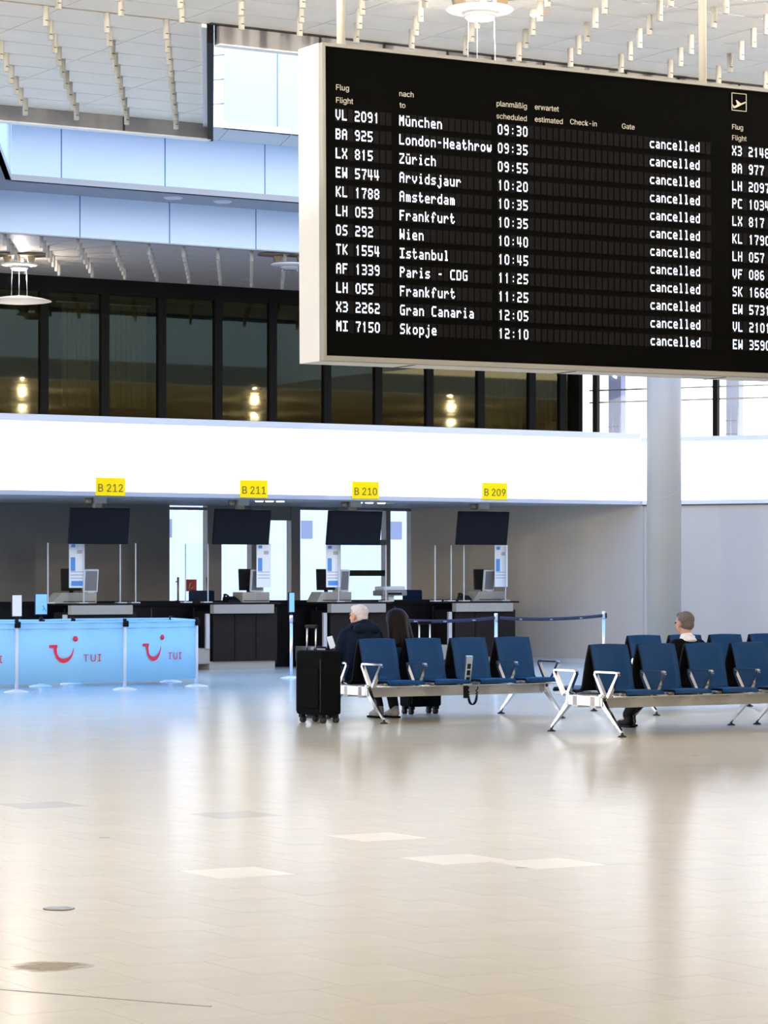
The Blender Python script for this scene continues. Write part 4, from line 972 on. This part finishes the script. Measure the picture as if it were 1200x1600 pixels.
def person(loc, rz, label, hair, coat, pants, shoes, head_z, lean=.03, hy=0, yaw=0, handL=None, handR=None, kneeL=(-.13, .44), kneeR=(.13, .44), footL=(-.13, .50), footR=(.13, .48), female=False, collar=None, sw=.19, chest=1.0, slump=0):
    t = thing('person', label, 'person', loc, rz); SL = slump
    hz = .53; hip = Vector((0, .06, hz)); ch = Vector((0, -.02 + lean, .86 * (head_z / 1.22))); nk = Vector((0, .01 + lean, head_z - .255 - slump)); hc = Vector((0, .05 + lean + hy, head_z - .118))
    shz = nk.z - .045; ch.z = min(ch.z, nk.z - .15)
    body = MB(); T = head_shape(body, hc, yaw, .95 if female else 1.0)
    body.cap(nk - Vector((0, .0, .06)), hc - Vector((0, .03, .05)), .062, .052)
    tors = [(hip, .135), (Vector((0, .01, hz + .16)), .125), (ch, .135)]
    for (a, ra), (b, rb) in zip(tors, tors[1:]):
        for s in (-.06, 0, .06): body.cap(a + Vector((s, 0, 0)), b + Vector((s, 0, 0)), ra, rb)
    body.cap((-sw + .05, lean, shz - .02), (sw - .05, lean, shz - .02), .075, .075)
    L, Rr = Vector(handL or (-.14, .36, .60)), Vector(handR or (.14, .36, .60))
    elb = {}
    for s, wr in ((-1, L), (1, Rr)):
        sh = Vector((s * sw, lean, shz - .03)); el = Vector((s * (sw + .06), .06 + lean, shz - .29)); elb[s] = (sh, el, wr)
        body.cap(sh, el, .050, .042); body.cap(el, wr, .040, .027)
    for s, kn, ft in ((-1, kneeL, footL), (1, kneeR, footR)):
        k = Vector((kn[0], kn[1], .50)); f = Vector((ft[0], ft[1], .09))
        body.cap(hip + Vector((s * .09, 0, 0)), k, .085, .060); body.cap(k, f, .055, .038); body.cap(f, f + Vector((0, .12, -.045)), .038, .030)
    hand_shape(body, L, (L - elb[-1][1]).normalized() + Vector((.0, .2, .1)), (0, -.3, 1), -1 * -1); hand_shape(body, Rr, (Rr - elb[1][1]).normalized() + Vector((0, .2, .1)), (0, -.3, 1), -1)
    remesh('body', body, M['skin'], t, .0075, 3)
    for s in (-1, 1): MB().ball((s * .031, .089, .008), (.012, .009, .008), 10, 8, T).build('eye', M['eye'], t)
    MB().ball((0, .094, -.057), (.022, .007, .006), 10, 8, T).build('mouth', M['lip'], t)
    # jacket
    g = MB()
    for (a, ra), (b, rb) in zip(tors, tors[1:]):
        for s in (-.065, 0, .065): g.cap(a + Vector((s, -.01, 0)), b + Vector((s, -.01, 0)), (ra + .018) * chest, (rb + .018) * chest)
    g.cap(ch + Vector((-.07, 0, 0)), (-.08, lean, shz - .03), .14, .10); g.cap(ch + Vector((.07, 0, 0)), (.08, lean, shz - .03), .14, .10)
    g.cap((-sw + .04, lean, shz - .02), (sw - .04, lean, shz - .02), .088, .088)
    for s in (-1, 1): sh, el, wr = elb[s]; g.cap(sh, el, .072, .062); g.cap(el, el.lerp(wr, .90), .060, .045)
    if collar != 'shirt': g.cap((0, lean, shz - .02), (0, lean + .005, nk.z - .01), .10, .075)
    remesh('jacket', g, coat, t, .011, 5)
    g = MB()
    for s, kn, ft in ((-1, kneeL, footL), (1, kneeR, footR)):
        k = Vector((kn[0], kn[1], .50)); f = Vector((ft[0], ft[1], .13)); g.cap(hip + Vector((s * .085, .0, 0)), k, .105, .078); g.cap(k, f, .074, .058)
    g.cap(hip + Vector((-.06, 0, 0)), hip + Vector((.06, 0, 0)), .15, .15)
    remesh('trousers', g, pants, t, .013, 4)
    for ft in (footL, footR):
        g = MB(); f = Vector((ft[0], ft[1] - .03, .055)); g.cap(f, f + Vector((0, .17, -.018)), .050, .036); g.cap(f + Vector((0, 0, .04)), f + Vector((0, .05, .0)), .046, .045)
        o = remesh('shoe', g, shoes, t, .009, 3)
        MB().box(ft[0] - .043, ft[0] + .043, ft[1] - .085, ft[1] + .185, .0, .022, bev=.010).build('sole', M['shoe_k'] if shoes is not M['shoe_b'] else M['suit'], o)
    # hair
    g = MB()
    if female:
        g.ball((0, -.030, .020), (.130, .125, .118), 24, 16, T)
        for s in (-1, 1): g.cap(T @ Vector((s * .060, -.05, -.0)), T @ Vector((s * .105, -.12, -.27)), .085, .07)
        g.cap(T @ Vector((0, -.055, -.0)), T @ Vector((0, -.14, -.29)), .10, .085)
    else:
        g.ball((0, -.024, .042), (.082, .094, .086), 24, 16, T); g.ball((0, -.045, -.012), (.072, .068, .062), 20, 14, T); g.ball((0, .03, .085), (.06, .06, .035), 16, 10, T)
    remesh('hair', g, hair, t, .008, 3)
    if collar == 'hood':
        g = MB(); N = 14
        for i in range(N):
            a0, a1 = 2 * math.pi * i / N, 2 * math.pi * (i + 1) / N
            q = lambda a: Vector((.105 * math.cos(a), lean - .02 + .095 * math.sin(a), nk.z + .035 - .030 * math.sin(a)))
            g.cap(q(a0), q(a1), .038 + .008 * math.sin(3 * a0), .038 + .008 * math.sin(3 * a1), 10)
        g.cap((-.10, lean - .12, nk.z + .0), (.10, lean - .12, nk.z + .0), .06, .06); g.cap((0, lean - .11, nk.z - .02), (0, lean - .13, nk.z - .10), .075, .055)
        remesh('hood', g, M['jnavy'], t, .010, 3)
    if collar == 'shirt':
        nk = nk + Vector((0, 0, .012)); g = MB(); N = 16
        for i in range(N):
            a0, a1 = 2 * math.pi * i / N, 2 * math.pi * (i + 1) / N
            q = lambda a, z: Vector(((.072 + (.012 if z < 0 else 0)) * math.cos(a), lean + .0 + (.07 + (.012 if z < 0 else 0)) * math.sin(a), nk.z + z - .02 * math.sin(a)))
            g.cap(q(a0, .02), q(a1, .02), .009, .009, 8); g.cap(q(a0, .0), q(a1, .0), .012, .012, 8); g.cap(q(a0, -.022), q(a1, -.022), .016, .016, 8)
        g.cap((0, lean, nk.z - .04), (0, lean + .006, nk.z + .012), .088, .072)
        remesh('shirt_collar', g, M['shirt'], t, .007, 2)
    return t, hc
def seat_pt(O, i, off=0): p = O + LX * (PIT * (i + .5) + off) + SX * .24; return (p.x, p.y, 0)
person(seat_pt(O1, 0, -.03), TH, 'white-haired man in dark navy hooded jacket, seated, holding a phone', M['greyhair'], M['jnavy'], M['trousers'], M['shoe_k'], 1.235,
       yaw=R(24), handL=(-.10, .36, .745), handR=(.13, .36, .60), collar='hood', sw=.20, chest=1.08, footL=(-.26, .56), footR=(-.06, .62), kneeL=(-.15, .46), kneeR=(.08, .46))
person(seat_pt(O1, 1, -.15), TH, 'woman with long dark hair and blue jacket, seated beside the white-haired man', M['darkhair'], M['jblue'], M['trousers'], M['shoe_b'], 1.19,
       yaw=R(12), female=True, sw=.15, slump=.10, footL=(-.10, .26), footR=(.06, .20), kneeL=(-.11, .42), kneeR=(.11, .42))
person(seat_pt(O2, 2, .02), TH, 'man with short grey-brown hair, white collar and black jacket, seated on the right', M['midhair'], M['jblack'], M['trousers'], M['shoe_k'], 1.185,
       yaw=R(10), collar='shirt', slump=.035, sw=.175, footL=(-.34, .58), footR=(-.20, .74), kneeL=(-.19, .46), kneeR=(.02, .48))
# phone in the left hand
q = Vector(seat_pt(O1, 0, -.03)) + LX * -.115 + SX * .44
t = thing('mobile_phone', 'white lit mobile phone held up by the white-haired man', 'phone', (q.x, q.y, .775), TH - R(12))
T = Matrix.Rotation(R(-12), 4, 'Y') @ Matrix.Rotation(R(-20), 4, 'X')
MB().box(-.037, .037, -.004, .004, -.02, .13, T, bev=.003).build('case', M['blackp'], t); MB().box(-.034, .034, -.0055, -.004, -.015, .125, T).build('screen', M['phone'], t)
# small dark specks on the floor
for px, py, nm in ((814, 1356, 'dark scuff mark on the edge of the pale tile'), (163, 1309, 'thin dark scratch mark on the floor at left'), (1086, 1181, 'tiny dark speck on the floor in front of the right bench')):
    p = flo(px, py); MB().prism([(-.03, -.006), (.028, -.004), (.034, .004), (-.01, .008)], 0, .0007).build('scuff_mark', M['slot'], None, (p.x, p.y, .0003), label=nm, category='mark')
